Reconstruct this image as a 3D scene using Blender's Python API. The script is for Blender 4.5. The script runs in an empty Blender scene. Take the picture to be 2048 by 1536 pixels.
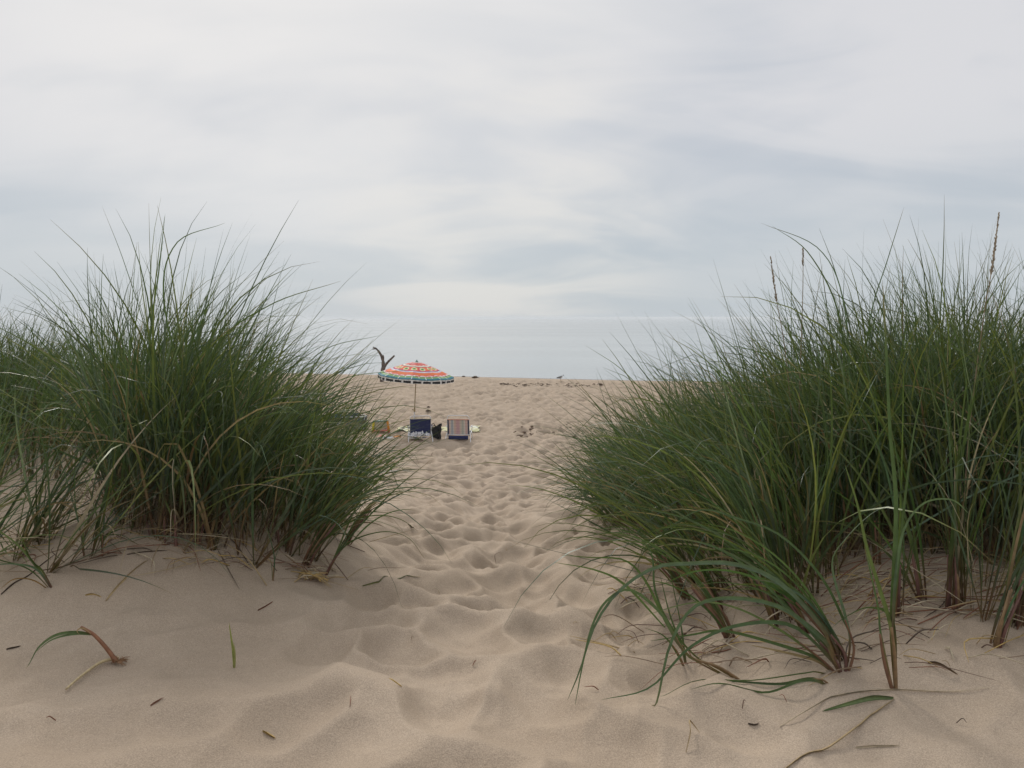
import bpy, math, random
import numpy as np
from mathutils import Vector, Matrix

random.seed(7)
RNG = np.random.default_rng(11)
scene = bpy.context.scene
COL = scene.collection

# ------------------------------------------------------------------ camera
EYE = 3.55
FOC = 1547.0            # focal length in photo pixels (2048 wide)
HORIZON = 635.0
PITCH = math.atan((768.0 - HORIZON) / FOC)
cam_data = bpy.data.cameras.new("camera")
cam_data.sensor_width = 36.0
cam_data.lens = FOC / 2048.0 * 36.0
cam_data.clip_start = 0.02
cam_data.clip_end = 60000.0
cam = bpy.data.objects.new("camera", cam_data)
COL.objects.link(cam)
cam.location = (0, 0, EYE)
cam.rotation_euler = (math.radians(90) - PITCH, 0, 0)
scene.camera = cam

# ------------------------------------------------------------------ exposure
scene.view_settings.view_transform = 'Standard'
scene.view_settings.look = 'None'
scene.view_settings.gamma = 1.0
scene.view_settings.exposure = 0.0
scene.view_settings.use_curve_mapping = False
scene.cycles.volume_bounces = 2

# ------------------------------------------------------------------ sun and sky
SUN_EL = math.radians(36)
SUN_AZ = math.radians(-16)      # measured from +Y (towards the lake), negative = left
sun_data = bpy.data.lights.new("sun", 'SUN')
sun_data.energy = 2.1
sun_data.angle = math.radians(11)
sun_data.color = (1.0, 0.96, 0.90)
sun = bpy.data.objects.new("sun", sun_data)
COL.objects.link(sun)
sd = Vector((math.sin(SUN_AZ) * math.cos(SUN_EL), math.cos(SUN_AZ) * math.cos(SUN_EL), math.sin(SUN_EL)))
sun.rotation_euler = sd.to_track_quat('Z', 'Y').to_euler()

world = bpy.data.worlds.new("World")
scene.world = world
world.use_nodes = True
nt = world.node_tree
nt.nodes.clear()


class NT:
    """small helper to write node trees"""
    def __init__(self, tree):
        self.t = tree

    def n(self, kind, **kw):
        nd = self.t.nodes.new(kind)
        for k, v in kw.items():
            setattr(nd, k, v)
        return nd

    def link(self, a, b):
        self.t.links.new(a, b)

    def put(self, sock, v):
        if hasattr(v, 'is_output'):
            self.t.links.new(v, sock)
        else:
            sock.default_value = v

    def math(self, op, a, b=0.0, c=None, clamp=False):
        nd = self.n('ShaderNodeMath', operation=op)
        nd.use_clamp = clamp
        self.put(nd.inputs[0], a)
        self.put(nd.inputs[1], b)
        if c is not None:
            self.put(nd.inputs[2], c)
        return nd.outputs[0]

    def smooth(self, v, lo, hi, a=0.0, b=1.0):
        nd = self.n('ShaderNodeMapRange', interpolation_type='SMOOTHSTEP')
        self.put(nd.inputs['Value'], v)
        nd.inputs['From Min'].default_value = lo
        nd.inputs['From Max'].default_value = hi
        nd.inputs['To Min'].default_value = a
        nd.inputs['To Max'].default_value = b
        return nd.outputs[0]

    def mix(self, f, a, b, blend='MIX'):
        nd = self.n('ShaderNodeMix', data_type='RGBA', blend_type=blend)
        self.put(nd.inputs[0], f)
        self.put(nd.inputs[6], a)
        self.put(nd.inputs[7], b)
        return nd.outputs[2]

    def noise(self, vec, scale, detail=4.0, rough=0.55, dist=0.0):
        nd = self.n('ShaderNodeTexNoise')
        if vec is not None:
            self.link(vec, nd.inputs['Vector'])
        nd.inputs['Scale'].default_value = scale
        nd.inputs['Detail'].default_value = detail
        nd.inputs['Roughness'].default_value = rough
        nd.inputs['Distortion'].default_value = dist
        return nd.outputs['Fac']

    def mapping(self, vec, loc=(0, 0, 0), rot=(0, 0, 0), sc=(1, 1, 1)):
        nd = self.n('ShaderNodeMapping')
        self.link(vec, nd.inputs['Vector'])
        nd.inputs['Location'].default_value = loc
        nd.inputs['Rotation'].default_value = rot
        nd.inputs['Scale'].default_value = sc
        return nd.outputs[0]


def c4(r, g, b):
    return (r, g, b, 1.0)


def lin(r, g, b):
    f = lambda v: (v / 255 / 12.92) if v / 255 <= 0.04045 else ((v / 255 + 0.055) / 1.055) ** 2.4
    return (f(r), f(g), f(b))


W = NT(nt)
tc = W.n('ShaderNodeTexCoord')
sep = W.n('ShaderNodeSeparateXYZ')
W.link(tc.outputs['Generated'], sep.inputs[0])
el = W.math('ABSOLUTE', sep.outputs[2])
den = W.math('ADD', el, 0.24)
comb = W.n('ShaderNodeCombineXYZ')
W.link(W.math('DIVIDE', sep.outputs[0], den), comb.inputs[0])
W.link(W.math('DIVIDE', sep.outputs[1], den), comb.inputs[1])
sheet = comb.outputs[0]                                   # the cloud layer, seen from below
streak = W.noise(W.mapping(sheet, (3.2, -0.3, 0), (0, 0, math.radians(-24)), (0.8, 1.5, 1)), 1.35, 5.0, 0.52, 0.9)
patch = W.noise(W.mapping(sheet, (0.3, 2.1, 0), (0, 0, math.radians(-10)), (0.9, 1.0, 1)), 1.0, 4.0, 0.5, 0.6)
cl = W.math('ADD', W.math('MULTIPLY', streak, 0.55), W.math('MULTIPLY', patch, 0.45))
cl = W.smooth(cl, 0.37, 0.61)
# the overcast thins (is brighter) towards the veiled sun
dotn = W.n('ShaderNodeVectorMath', operation='DOT_PRODUCT')
W.link(tc.outputs['Generated'], dotn.inputs[0])
gd = Vector((math.sin(math.radians(-14)) * math.cos(math.radians(29)), math.cos(math.radians(-14)) * math.cos(math.radians(29)), math.sin(math.radians(29))))
dotn.inputs[1].default_value = gd
glow = W.smooth(dotn.outputs['Value'], 0.84, 1.0)
base = W.mix(cl, c4(*lin(193, 199, 208)), c4(*lin(220, 220, 223)))
up = W.smooth(el, 0.02, 0.42)
low = W.mix(W.math('MULTIPLY', cl, 0.35), c4(*lin(190, 199, 206)), c4(*lin(211, 214, 217)))
hz = W.smooth(el, 0.015, 0.26)
skyc = W.mix(hz, low, base)
skyc = W.mix(W.math('MULTIPLY', W.math('MULTIPLY', glow, W.smooth(patch, .3, .6, .55, 1.0)), 0.85), skyc, c4(*lin(238, 236, 234)))
dot2 = W.n('ShaderNodeVectorMath', operation='DOT_PRODUCT')
W.link(tc.outputs['Generated'], dot2.inputs[0])
dot2.inputs[1].default_value = Vector((-0.012, 0.991, 0.128)).normalized()
skyc = W.mix(W.math('MULTIPLY', W.smooth(dot2.outputs['Value'], .965, 1.0), W.math('MULTIPLY', cl, .55)), skyc, c4(*lin(233, 230, 224)))
zen = W.smooth(el, 0.42, 0.95, 1.0, 1.35)
skyv = W.n('ShaderNodeVectorMath', operation='SCALE')
W.link(skyc, skyv.inputs[0])
W.link(zen, skyv.inputs['Scale'])
nish = W.n('ShaderNodeTexSky', sky_type='NISHITA')
nish.sun_disc = False
nish.sun_elevation = SUN_EL
nish.sun_rotation = SUN_AZ
bg1 = W.n('ShaderNodeBackground')
W.link(nish.outputs[0], bg1.inputs[0])
bg1.inputs[1].default_value = 0.08
bg2 = W.n('ShaderNodeBackground')
W.link(skyv.outputs[0], bg2.inputs[0])
bg2.inputs[1].default_value = 1.0
ms = W.n('ShaderNodeMixShader')
ms.inputs[0].default_value = 0.96                          # cloud cover
W.link(bg1.outputs[0], ms.inputs[1])
W.link(bg2.outputs[0], ms.inputs[2])
wo = W.n('ShaderNodeOutputWorld')
W.link(ms.outputs[0], wo.inputs[0])

# ------------------------------------------------------------------ terrain
D_T = np.array([-40, -8, -3, 0, 2, 3, 5, 8, 12, 16, 22, 30, 44.5, 45.5, 49.2, 56, 75, 120, 500.0])
P_T = np.array([.55, .7, .85, .98, 1.15, 1.28, 1.55, 2.0, 2.72, 3.18, 3.45, 3.51, 3.56, 3.575, 3.82, 4.2, 5.4, 8., 20.0])


def _pchip(xs, ys, x):
    h = np.diff(xs); dl = np.diff(ys) / h
    m = np.zeros_like(ys)
    m[1:-1] = np.where(dl[:-1] * dl[1:] > 0, 2 * dl[:-1] * dl[1:] / (dl[:-1] + dl[1:] + 1e-12), 0)
    m[0], m[-1] = dl[0], dl[-1]
    x = np.clip(x, xs[0], xs[-1])
    k = np.clip(np.searchsorted(xs, x) - 1, 0, len(xs) - 2)
    t = (x - xs[k]) / h[k]
    return ((2*t**3 - 3*t**2 + 1) * ys[k] + (t**3 - 2*t**2 + t) * h[k] * m[k]
            + (-2*t**3 + 3*t**2) * ys[k+1] + (t**3 - t**2) * h[k] * m[k+1])


def sstep(x, a, b):
    t = np.clip((x - a) / (b - a), 0, 1)
    return t * t * (3 - 2 * t)


def _hash(i, j, k):
    v = np.sin(i * 127.1 + j * 311.7 + k * 74.7 + 13.37) * 43758.5453
    return v - np.floor(v)


def vnoise(x, y, k=0):
    i = np.floor(x); j = np.floor(y)
    fx = x - i; fy = y - j
    fx = fx*fx*(3-2*fx); fy = fy*fy*(3-2*fy)
    a = _hash(i, j, k); b = _hash(i+1, j, k); c = _hash(i, j+1, k); d = _hash(i+1, j+1, k)
    return (a*(1-fx)+b*fx)*(1-fy) + (c*(1-fx)+d*fx)*fy - 0.5


def fbm(x, y, k=0, octs=3):
    s = 0; a = 1.0
    for o in range(octs):
        s = s + a * vnoise(x * 2**o + 17*o, y * 2**o - 9*o, k + o)
        a *= 0.5
    return s


def bowls(x, y, cell, a, bvar, soft, seed):
    """trodden sand: lower envelope of paraboloid bowls, cusped where bowls meet"""
    X = x / cell; Y = y / cell
    I = np.floor(X); J = np.floor(Y)
    acc = np.zeros_like(X)
    for di in (-1, 0, 1):
        for dj in (-1, 0, 1):
            i = I + di; j = J + dj
            px = i + _hash(i, j, seed); py = j + _hash(i, j, seed + 1)
            th = (_hash(i, j, seed + 2) - .5) * (1.7 if seed < 300 else 3.1) + (1.57 if seed < 300 else 0.0)
            st = 1.0 + 0.7 * _hash(i, j, seed + 3)
            dx = (X - px) * cell; dy = (Y - py) * cell
            u = (dx*np.cos(th) + dy*np.sin(th)) / st
            v = (-dx*np.sin(th) + dy*np.cos(th)) * (1 + .25*(st-1))
            aa = a * (0.7 + 0.6 * _hash(i, j, seed + 5))
            hh = aa * (u*u + v*v) + bvar * (_hash(i, j, seed + 4))
            acc += np.exp(-hh / soft)
    return -soft * np.log(acc + 1e-30)


def mounds(x, y):
    m = 0.45 * np.exp(-((x + 2.6) / 1.1)**2 - ((y - 5.6) / 1.6)**2)
    m += 0.42 * np.exp(-((x + 1.62) / 0.75)**2 - ((y - 3.95) / 0.78)**2)
    m += 1.00 * np.exp(-((x + 5.0) / 2.0)**2 - ((y - 7.2) / 2.2)**2)
    m += 0.42 * np.exp(-((x - 2.5) / 1.1)**2 - ((y - 4.6) / 1.6)**2)
    m += 0.10 * np.exp(-((x - 1.7) / 0.60)**2 - ((y - 3.3) / 0.70)**2)
    m += 0.07 * np.exp(-((x - 1.15) / 0.40)**2 - ((y - 2.5) / 0.40)**2)
    m += 0.85 * np.exp(-((x - 6.0) / 2.4)**2 - ((y - 6.2) / 2.6)**2)
    return m


def H0(x, y):
    """smooth land without the trodden relief"""
    x = np.asarray(x, float); y = np.asarray(y, float)
    far = sstep(y, 24, 44)
    d = y + far * (0.257 * x + 0.35 * np.sin(x * 0.09 + 1) + 0.15*np.sin(x*.31))
    z = EYE - _pchip(D_T, P_T, d)
    z = z + mounds(x, y)
    z = z + 0.05 * fbm(x * 0.9, y * 0.9, 3) * sstep(-y, -40, -30)
    z = z - 0.10 * np.exp(-((x - 0.05 + .02*y) / 0.75)**2) * sstep(y, 2.2, 4.5) * (1 - sstep(y, 9, 14))
    return z


def relief(x, y):
    wx = x + 0.10 * fbm(x * 2.1, y * 2.1, 21); wy = y + 0.10 * fbm(x * 2.1 + 40, y * 2.1, 22)
    big = bowls(wx, wy, 0.28, 2.4, 0.036, 0.0048, 100)
    sml = bowls(wx + 5, wy + 3, 0.17, 3.0, 0.012, 0.003, 200)
    r = big + 0.40 * sml - 0.062
    bch = bowls(wx + 2, wy - 4, 0.34, 1.9, 0.045, 0.0055, 300) * .95 - .062
    q_ = sstep(y, 9, 15)
    r = r * (1 - q_) + (bch + .35 * sml) * q_
    r = np.where(r > 0, .055 * (1 - np.exp(-r / .055)), r) * 1.45
    r = r + .018 * fbm(x * 2.3, y * 2.3, 81, 2)
    camp = np.exp(-((x + 2.6) / 3.2)**4 - ((y - 22.8) / 1.6)**4)
    m = mounds(x, y)
    cx = 0.0 + 0.00 * y
    half = 0.62 + 0.10 * y
    path = 1 - sstep(np.abs(x - cx - 0.05), half * 0.55, half * 1.35)
    beach = sstep(y, 8.5, 12)
    near = 1 - sstep(y, 2.0, 3.4)
    amp = np.maximum(path, beach)
    amp = amp * (1 - 0.92 * sstep(m, 0.06, 0.26) * (1 - beach))
    amp = np.maximum(amp, 0.50 * near * sstep(-x, -0.9, 0.1))
    amp = np.maximum(amp, 0.40 * (1 - sstep(m, 0.05, 0.2)))
    amp = np.maximum(amp, 0.05)
    damp = 1 - 0.85 * sstep(y + .257*x, 43.0, 45.5)
    amp = amp * damp * (0.85 + 0.5 * (vnoise(x*.7, y*.7, 41) + .5)) * (1 + .38 * beach) * (1 - .45 * camp)
    amp = amp * (1.0 - 0.42 * near)
    # hole dug in the beach, with cast-up rims
    ex = (x - 1.45) / 1.25; ey = (y - 23.3) / 0.9
    pit = np.exp(-(ex*ex + ey*ey)**2)
    z = r * amp * (1 + 0.8*pit) - 0.10 * pit + 0.07 * np.exp(-((np.sqrt(ex*ex+ey*ey) - 1.05) / 0.25)**2) * sstep(y, 18, 20)
    z = z + 0.006 * fbm(x * 9, y * 9, 51) * (1 - sstep(y, 8, 14))
    z = z + (0.062 * fbm(x * 1.7, y * 2.0, 83, 2) + .012 * np.abs(fbm(x * 4.2, y * 5.0, 86, 2))) * (1 - sstep(y, 4, 7)) * (1 - .6*sstep(m, .1, .3))
    return z


def H(x, y):
    x = np.asarray(x, float); y = np.asarray(y, float)
    return H0(x, y) + relief(x, y)


def h1(x, y):
    return float(H(np.array([x]), np.array([y]))[0])


CP, SP = math.cos(PITCH), math.sin(PITCH)


def ray(px, py):
    u = (px - 1024.0) / FOC; v = (768.0 - py) / FOC
    # camera looks along +Y pitched down
    return np.array([u, CP + v * SP, -SP + v * CP])


def ground_at(px, py, full=True):
    """where the sight line through a photo pixel meets the sand"""
    r = ray(px, py)
    ts = np.geomspace(1.2, 60, 500)
    k = np.argmax(EYE + r[2] * ts - H0(r[0] * ts, r[1] * ts) < 0)
    tc_ = ts[k]
    f = H if full else H0
    ts = np.linspace(tc_ * .80, tc_ * 1.12, 160)
    z = EYE + r[2] * ts - f(r[0] * ts, r[1] * ts)
    k = max(int(np.argmax(z < 0)), 1)
    t1 = ts[k-1] + (ts[k] - ts[k-1]) * z[k-1] / (z[k-1] - z[k] + 1e-12)
    p = r * t1
    return Vector((p[0], p[1], EYE + p[2]))


def at(px, py, d):
    """point at depth d (metres along +Y) on the sight line of a photo pixel"""
    r = ray(px, py)
    t = d / r[1]
    return Vector((r[0] * t, d, EYE + r[2] * t))


# ------------------------------------------------------------------ object helpers
def mesh_np(name, V, F, mat=None, parent=None, colors=None, smooth=True):
    V = np.ascontiguousarray(V, np.float32); F = np.ascontiguousarray(F, np.int32)
    me = bpy.data.meshes.new(name)
    me.vertices.add(len(V)); me.vertices.foreach_set('co', V.ravel())
    k = F.shape[1]
    me.loops.add(F.size); me.loops.foreach_set('vertex_index', F.ravel())
    me.polygons.add(len(F)); me.polygons.foreach_set('loop_start', np.arange(0, F.size, k, dtype=np.int32))
    me.polygons.foreach_set('loop_total', np.full(len(F), k, np.int32))
    me.polygons.foreach_set('use_smooth', np.full(len(F), smooth, bool))
    me.update(calc_edges=True)
    if colors is not None:
        at_ = me.attributes.new('tint', 'FLOAT_COLOR', 'POINT')
        c = np.ones((len(V), 4), np.float32); c[:, :colors.shape[1]] = colors
        at_.data.foreach_set('color', c.ravel())
    o = bpy.data.objects.new(name, me)
    COL.objects.link(o)
    if mat: me.materials.append(mat)
    if parent: o.parent = parent
    return o


class MB:
    """collects tubes, boxes, sheets and builds ONE mesh object"""
    def __init__(self):
        self.v = []; self.f = []; self.c = []

    def add(self, V, F, col=None):
        b = len(self.v)
        self.v += [tuple(p) for p in V]
        self.f += [tuple(b + i for i in q) for q in F]
        self.c += [col or (1, 1, 1)] * len(V)

    def tube(self, pts, rad, n=8, cap=True, col=None):
        pts = [Vector(p) for p in pts]
        if not hasattr(rad, '__len__'): rad = [rad] * len(pts)
        V = []; F = []
        ref = None
        for i, p in enumerate(pts):
            t = (pts[min(i+1, len(pts)-1)] - pts[max(i-1, 0)]).normalized()
            if ref is None:
                ref = t.orthogonal().normalized()
            ref = (ref - t * ref.dot(t)).normalized()
            b = t.cross(ref)
            for k in range(n):
                a = 2 * math.pi * k / n
                V.append(p + (ref * math.cos(a) + b * math.sin(a)) * rad[i])
        for i in range(len(pts) - 1):
            for k in range(n):
                F.append((i*n+k, i*n+(k+1) % n, (i+1)*n+(k+1) % n, (i+1)*n+k))
        if cap:
            F.append(tuple(range(n))[::-1]); F.append(tuple((len(pts)-1)*n + k for k in range(n)))
        self.add(V, F, col)
        return self

    def box(self, c, s, rot=None, bev=0.0, col=None):
        c = Vector(c); sx, sy, sz = [q / 2 for q in s]
        V = [Vector((x*sx, y*sy, z*sz)) for x in (-1, 1) for y in (-1, 1) for z in (-1, 1)]
        if rot is not None: V = [rot @ v for v in V]
        F = [(0, 1, 3, 2), (4, 6, 7, 5), (0, 4, 5, 1), (2, 3, 7, 6), (0, 2, 6, 4), (1, 5, 7, 3)]
        self.add([c + v for v in V], F, col)
        return self

    def grid(self, fn, nu, nv, thick=0.0, col=None):
        P = [[Vector(fn(i / nu, j / nv)) for j in range(nv + 1)] for i in range(nu + 1)]
        V = [p for r in P for p in r]
        F = [(i*(nv+1)+j, (i+1)*(nv+1)+j, (i+1)*(nv+1)+j+1, i*(nv+1)+j+1) for i in range(nu) for j in range(nv)]
        if thick:
            N = []
            for i in range(nu+1):
                for j in range(nv+1):
                    a = P[min(i+1, nu)][j] - P[max(i-1, 0)][j]; b = P[i][min(j+1, nv)] - P[i][max(j-1, 0)]
                    N.append(a.cross(b).normalized())
            m = len(V)
            V = V + [V[k] - N[k] * thick for k in range(m)]
            F = F + [tuple(m + q for q in f[::-1]) for f in F]
            ring = [i*(nv+1) for i in range(nu+1)] + [nu*(nv+1)+j for j in range(1, nv+1)] + \
                   [i*(nv+1)+nv for i in range(nu-1, -1, -1)] + [j for j in range(nv-1, 0, -1)]
            for a, b in zip(ring, ring[1:] + ring[:1]):
                F.append((b, a, m + a, m + b))
        self.add(V, F, col)
        return self

    def ellipsoid(self, c, r, n=12, m=8, jit=0.0, col=None, rnd=random):
        c = Vector(c); V = []; F = []
        for j in range(m + 1):
            t = math.pi * j / m
            for i in range(n):
                a = 2 * math.pi * i / n
                q = 1 + (rnd.random() - .5) * jit
                V.append(c + Vector((r[0]*math.sin(t)*math.cos(a)*q, r[1]*math.sin(t)*math.sin(a)*q, r[2]*math.cos(t)*q)))
        for j in range(m):
            for i in range(n):
                F.append((j*n+i, (j+1)*n+i, (j+1)*n+(i+1) % n, j*n+(i+1) % n))
        self.add(V, F, col)
        return self

    def build(self, name, mat, parent=None, smooth=True, loc=None):
        me = bpy.data.meshes.new(name)
        me.from_pydata(self.v, [], self.f)
        me.polygons.foreach_set('use_smooth', [smooth] * len(me.polygons))
        at_ = me.attributes.new('tint', 'FLOAT_COLOR', 'POINT')
        at_.data.foreach_set('color', np.array([(*c, 1.0) for c in self.c], np.float32).ravel())
        me.materials.append(mat)
        me.update()
        o = bpy.data.objects.new(name, me)
        COL.objects.link(o)
        if parent: o.parent = parent
        if loc is not None: o.location = loc
        return o


def tag(o, label=None, cat=None, group=None, kind=None):
    if label: o['label'] = label
    if cat: o['category'] = cat
    if group: o['group'] = group
    if kind: o['kind'] = kind
    return o


def thing(name, label, cat, loc=(0, 0, 0), rz=0.0, group=None):
    o = bpy.data.objects.new(name, None)
    o.empty_display_size = 0.1
    COL.objects.link(o)
    o.location = loc; o.rotation_euler = (0, 0, rz)
    return tag(o, label, cat, group)


def catmull(pts, n):
    P = [Vector(p) for p in pts]
    P = [P[0] * 2 - P[1]] + P + [P[-1] * 2 - P[-2]]
    segs = len(P) - 3
    out = []
    for q in range(n + 1):
        u = q / n * segs
        k = min(int(u), segs - 1); t = u - k
        a, b, c, d = P[k:k+4]
        out.append(0.5 * ((2*b) + (c-a)*t + (2*a-5*b+4*c-d)*t*t + (3*b-a-3*c+d)*t**3))
    return out


# ------------------------------------------------------------------ materials
def new_mat(name):
    m = bpy.data.materials.new(name)
    m.use_nodes = True
    T = NT(m.node_tree)
    p = m.node_tree.nodes['Principled BSDF']
    return m, T, p


def mat_simple(name, col, rough=0.6, metal=0.0, var=0.12, scale=30.0, bump=0.0, bscale=200.0, tint=False):
    m, T, p = new_mat(name)
    tc = T.n('ShaderNodeTexCoord')
    nz = T.noise(tc.outputs['Object'], scale, 4)
    f = T.smooth(nz, 0.3, 0.7, 1 - var, 1 + var)
    if tint:
        a = T.n('ShaderNodeAttribute', attribute_name='tint')
        src = a.outputs['Color']
    else:
        r = T.n('ShaderNodeRGB'); r.outputs[0].default_value = c4(*col); src = r.outputs[0]
    sc = T.n('ShaderNodeVectorMath', operation='SCALE')
    T.link(src, sc.inputs[0]); T.link(f, sc.inputs['Scale'])
    T.link(sc.outputs[0], p.inputs['Base Color'])
    p.inputs['Roughness'].default_value = rough
    p.inputs['Metallic'].default_value = metal
    if bump:
        b = T.n('ShaderNodeBump'); b.inputs['Strength'].default_value = bump; b.inputs['Distance'].default_value = 0.004
        T.link(T.noise(tc.outputs['Object'], bscale, 3), b.inputs['Height'])
        T.link(b.outputs[0], p.inputs['Normal'])
    return m


# sand
sand, T, p = new_mat('sand')
tcs = T.n('ShaderNodeTexCoord'); oc = tcs.outputs['Object']
g1 = T.noise(oc, 260, 3, 0.7)
g2 = T.noise(oc, 900, 2, 0.6)
g3 = T.noise(oc, 14, 5, 0.6)
g4 = T.noise(oc, 1.3, 4, 0.55)
colr = T.mix(T.smooth(g4, .35, .65), c4(0.375, 0.294, 0.217), c4(0.430, 0.341, 0.256))
colr = T.mix(T.smooth(g3, .3, .7, 0, .30), colr, c4(0.36, 0.278, 0.20))
grain = T.math('ADD', T.smooth(g1, .32, .68, -.20, .20), T.smooth(g2, .3, .7, -.17, .17))
sc = T.n('ShaderNodeVectorMath', operation='SCALE')
T.link(colr, sc.inputs[0]); T.link(T.math('ADD', grain, 1.0), sc.inputs['Scale'])
# dark mineral grains
dk = T.smooth(T.noise(oc, 420, 1, 0.5), .685, .73)
col2 = T.mix(T.math('MULTIPLY', dk, .55), sc.outputs[0], c4(0.10, 0.075, 0.055))
# wet sand by the water
geo = T.n('ShaderNodeNewGeometry'); sz = T.n('ShaderNodeSeparateXYZ'); T.link(geo.outputs['Position'], sz.inputs[0])
wet = T.smooth(T.math('ADD', sz.outputs[2], T.smooth(g4, .3, .7, -.03, .03)), -0.20, -0.10, 1.0, 0.0)
col2 = T.mix(wet, col2, c4(0.17, 0.125, 0.09))
T.link(col2, p.inputs['Base Color'])
T.link(T.math('SUBTRACT', 0.95, T.math('MULTIPLY', wet, 0.6)), p.inputs['Roughness'])
p.inputs['Specular IOR Level'].default_value = 0.15
b1 = T.n('ShaderNodeBump'); b1.inputs['Strength'].default_value = 0.75; b1.inputs['Distance'].default_value = 0.004
hsum = T.math('ADD', T.math('MULTIPLY', g1, 0.6), T.math('MULTIPLY', T.noise(oc, 70, 4, 0.65), 1.0))
T.link(hsum, b1.inputs['Height'])
T.link(b1.outputs[0], p.inputs['Normal'])
SAND = sand

# water
water, T, p = new_mat('lake_water')
tcw = T.n('ShaderNodeTexCoord'); ow = tcw.outputs['Object']
wv1 = T.noise(T.mapping(ow, rot=(0, 0, math.radians(14)), sc=(0.10, 0.55, 1)), 1.0, 4, 0.55, 0.3)
wv2 = T.noise(T.mapping(ow, rot=(0, 0, math.radians(10)), sc=(0.012, 0.05, 1)), 1.0, 3, 0.5, 0.3)
p.inputs['Base Color'].default_value = c4(0.33, 0.355, 0.36)
T.link(T.smooth(wv2, .35, .65, .12, .16), p.inputs['Roughness'])
p.inputs['IOR'].default_value = 1.333
bw = T.n('ShaderNodeBump'); bw.inputs['Strength'].default_value = 0.15; bw.inputs['Distance'].default_value = 0.02
T.link(T.math('ADD', wv1, T.math('MULTIPLY', wv2, .25)), bw.inputs['Height'])
T.link(bw.outputs[0], p.inputs['Normal'])
WATER = water

# living and dry leaves: colour comes along the leaf from its own tint
leafm, T, p = new_mat('beach_grass_leaf')
a = T.n('ShaderNodeAttribute', attribute_name='tint')
tcl = T.n('ShaderNodeTexCoord')
nz = T.noise(tcl.outputs['Object'], 35, 3)
sc = T.n('ShaderNodeVectorMath', operation='SCALE')
T.link(a.outputs['Color'], sc.inputs[0]); T.link(T.smooth(nz, .3, .7, .82, 1.18), sc.inputs['Scale'])
T.link(sc.outputs[0], p.inputs['Base Color'])
p.inputs['Roughness'].default_value = 0.42
p.inputs['Specular IOR Level'].default_value = 0.33
tr = T.n('ShaderNodeBsdfTranslucent')
trc = T.mix(0.5, sc.outputs[0], c4(0.13, 0.20, 0.03), 'MIX')
T.link(trc, tr.inputs[0])
mx = T.n('ShaderNodeMixShader'); mx.inputs[0].default_value = 0.30
T.link(p.outputs[0], mx.inputs[1]); T.link(tr.outputs[0], mx.inputs[2])
out = [n for n in leafm.node_tree.nodes if n.type == 'OUTPUT_MATERIAL'][0]
T.link(mx.outputs[0], out.inputs[0])
LEAF = leafm

STRAW = mat_simple('dry_straw', (0, 0, 0), 0.75, 0, .2, 40, tint=True)
WHITE_METAL = mat_simple('white_metal_tube', (0.72, 0.72, 0.72), 0.35, 0, .05)
GREY_METAL = mat_simple('grey_metal', (0.35, 0.36, 0.37), 0.4, 0.6, .08)
BLACK_RUBBER = mat_simple('black_plastic', (0.02, 0.02, 0.022), 0.5, 0, .2)

# ------------------------------------------------------------------ the setting: sand, lake
def build_sand():
    C0 = (0.0, -0.8)
    front = np.radians(np.linspace(-52, 52, 900))
    rest = np.radians(np.concatenate([np.linspace(52, 180, 62)[1:], np.linspace(-180, -52, 62)[1:-1]]))
    ang = np.concatenate([front, rest])
    r = [0.25]
    while r[-1] < 62: r.append(r[-1] * (1.006 if r[-1] < 9 else 1.0042) if r[-1] > 2.2 else r[-1] * 1.02)
    while r[-1] < 420: r.append(r[-1] * 1.06)
    r = np.array(r)
    R, A = np.meshgrid(r, ang, indexing='ij')
    X = C0[0] + R * np.sin(A); Y = C0[1] + R * np.cos(A)
    Z = H(X.ravel(), Y.ravel()).reshape(X.shape)
    # behind the camera the dune simply carries on
    V = np.stack([X.ravel(), Y.ravel(), Z.ravel()], 1)
    nr, na = len(r), len(ang)
    i = np.arange(nr - 1)[:, None]; j = np.arange(na)[None, :]
    jn = (j + 1) % na
    F = np.stack([i*na + j, (i+1)*na + j, (i+1)*na + jn, i*na + jn], -1).reshape(-1, 4)[:, ::-1]
    # close the small opening under the camera
    V = np.vstack([V, [[C0[0], C0[1], h1(*C0)]]])
    o = mesh_np('sand_ground', V, F, SAND)
    bm_f = []
    me = o.data
    import bmesh
    bm = bmesh.new(); bm.from_mesh(me); bm.verts.ensure_lookup_table()
    c = bm.verts[len(V) - 1]
    for k in range(na):
        f = bm.faces.new((c, bm.verts[(k + 1) % na], bm.verts[k])); f.smooth = True
    bm.to_mesh(me); bm.free()
    tag(o, 'pale trodden beach sand with footprints, rising to low dunes', 'sand', kind='structure')


build_sand()
WATER_Z = -0.25
wm = MB()
wm.add([(-12000, 20, WATER_Z), (12000, 20, WATER_Z), (12000, 12500, WATER_Z), (-12000, 12500, WATER_Z)], [(0, 1, 2, 3)])
lake = wm.build('water', WATER, smooth=False)
tag(lake, 'calm pale grey lake reaching the horizon', 'water', kind='structure')


def shore_y(x):
    y = np.full_like(x, 44.0)
    for k in range(60):
        z = H(x, y)
        y = y + np.where(z > WATER_Z + 0.004, 0.25, 0.0)
    return y


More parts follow.
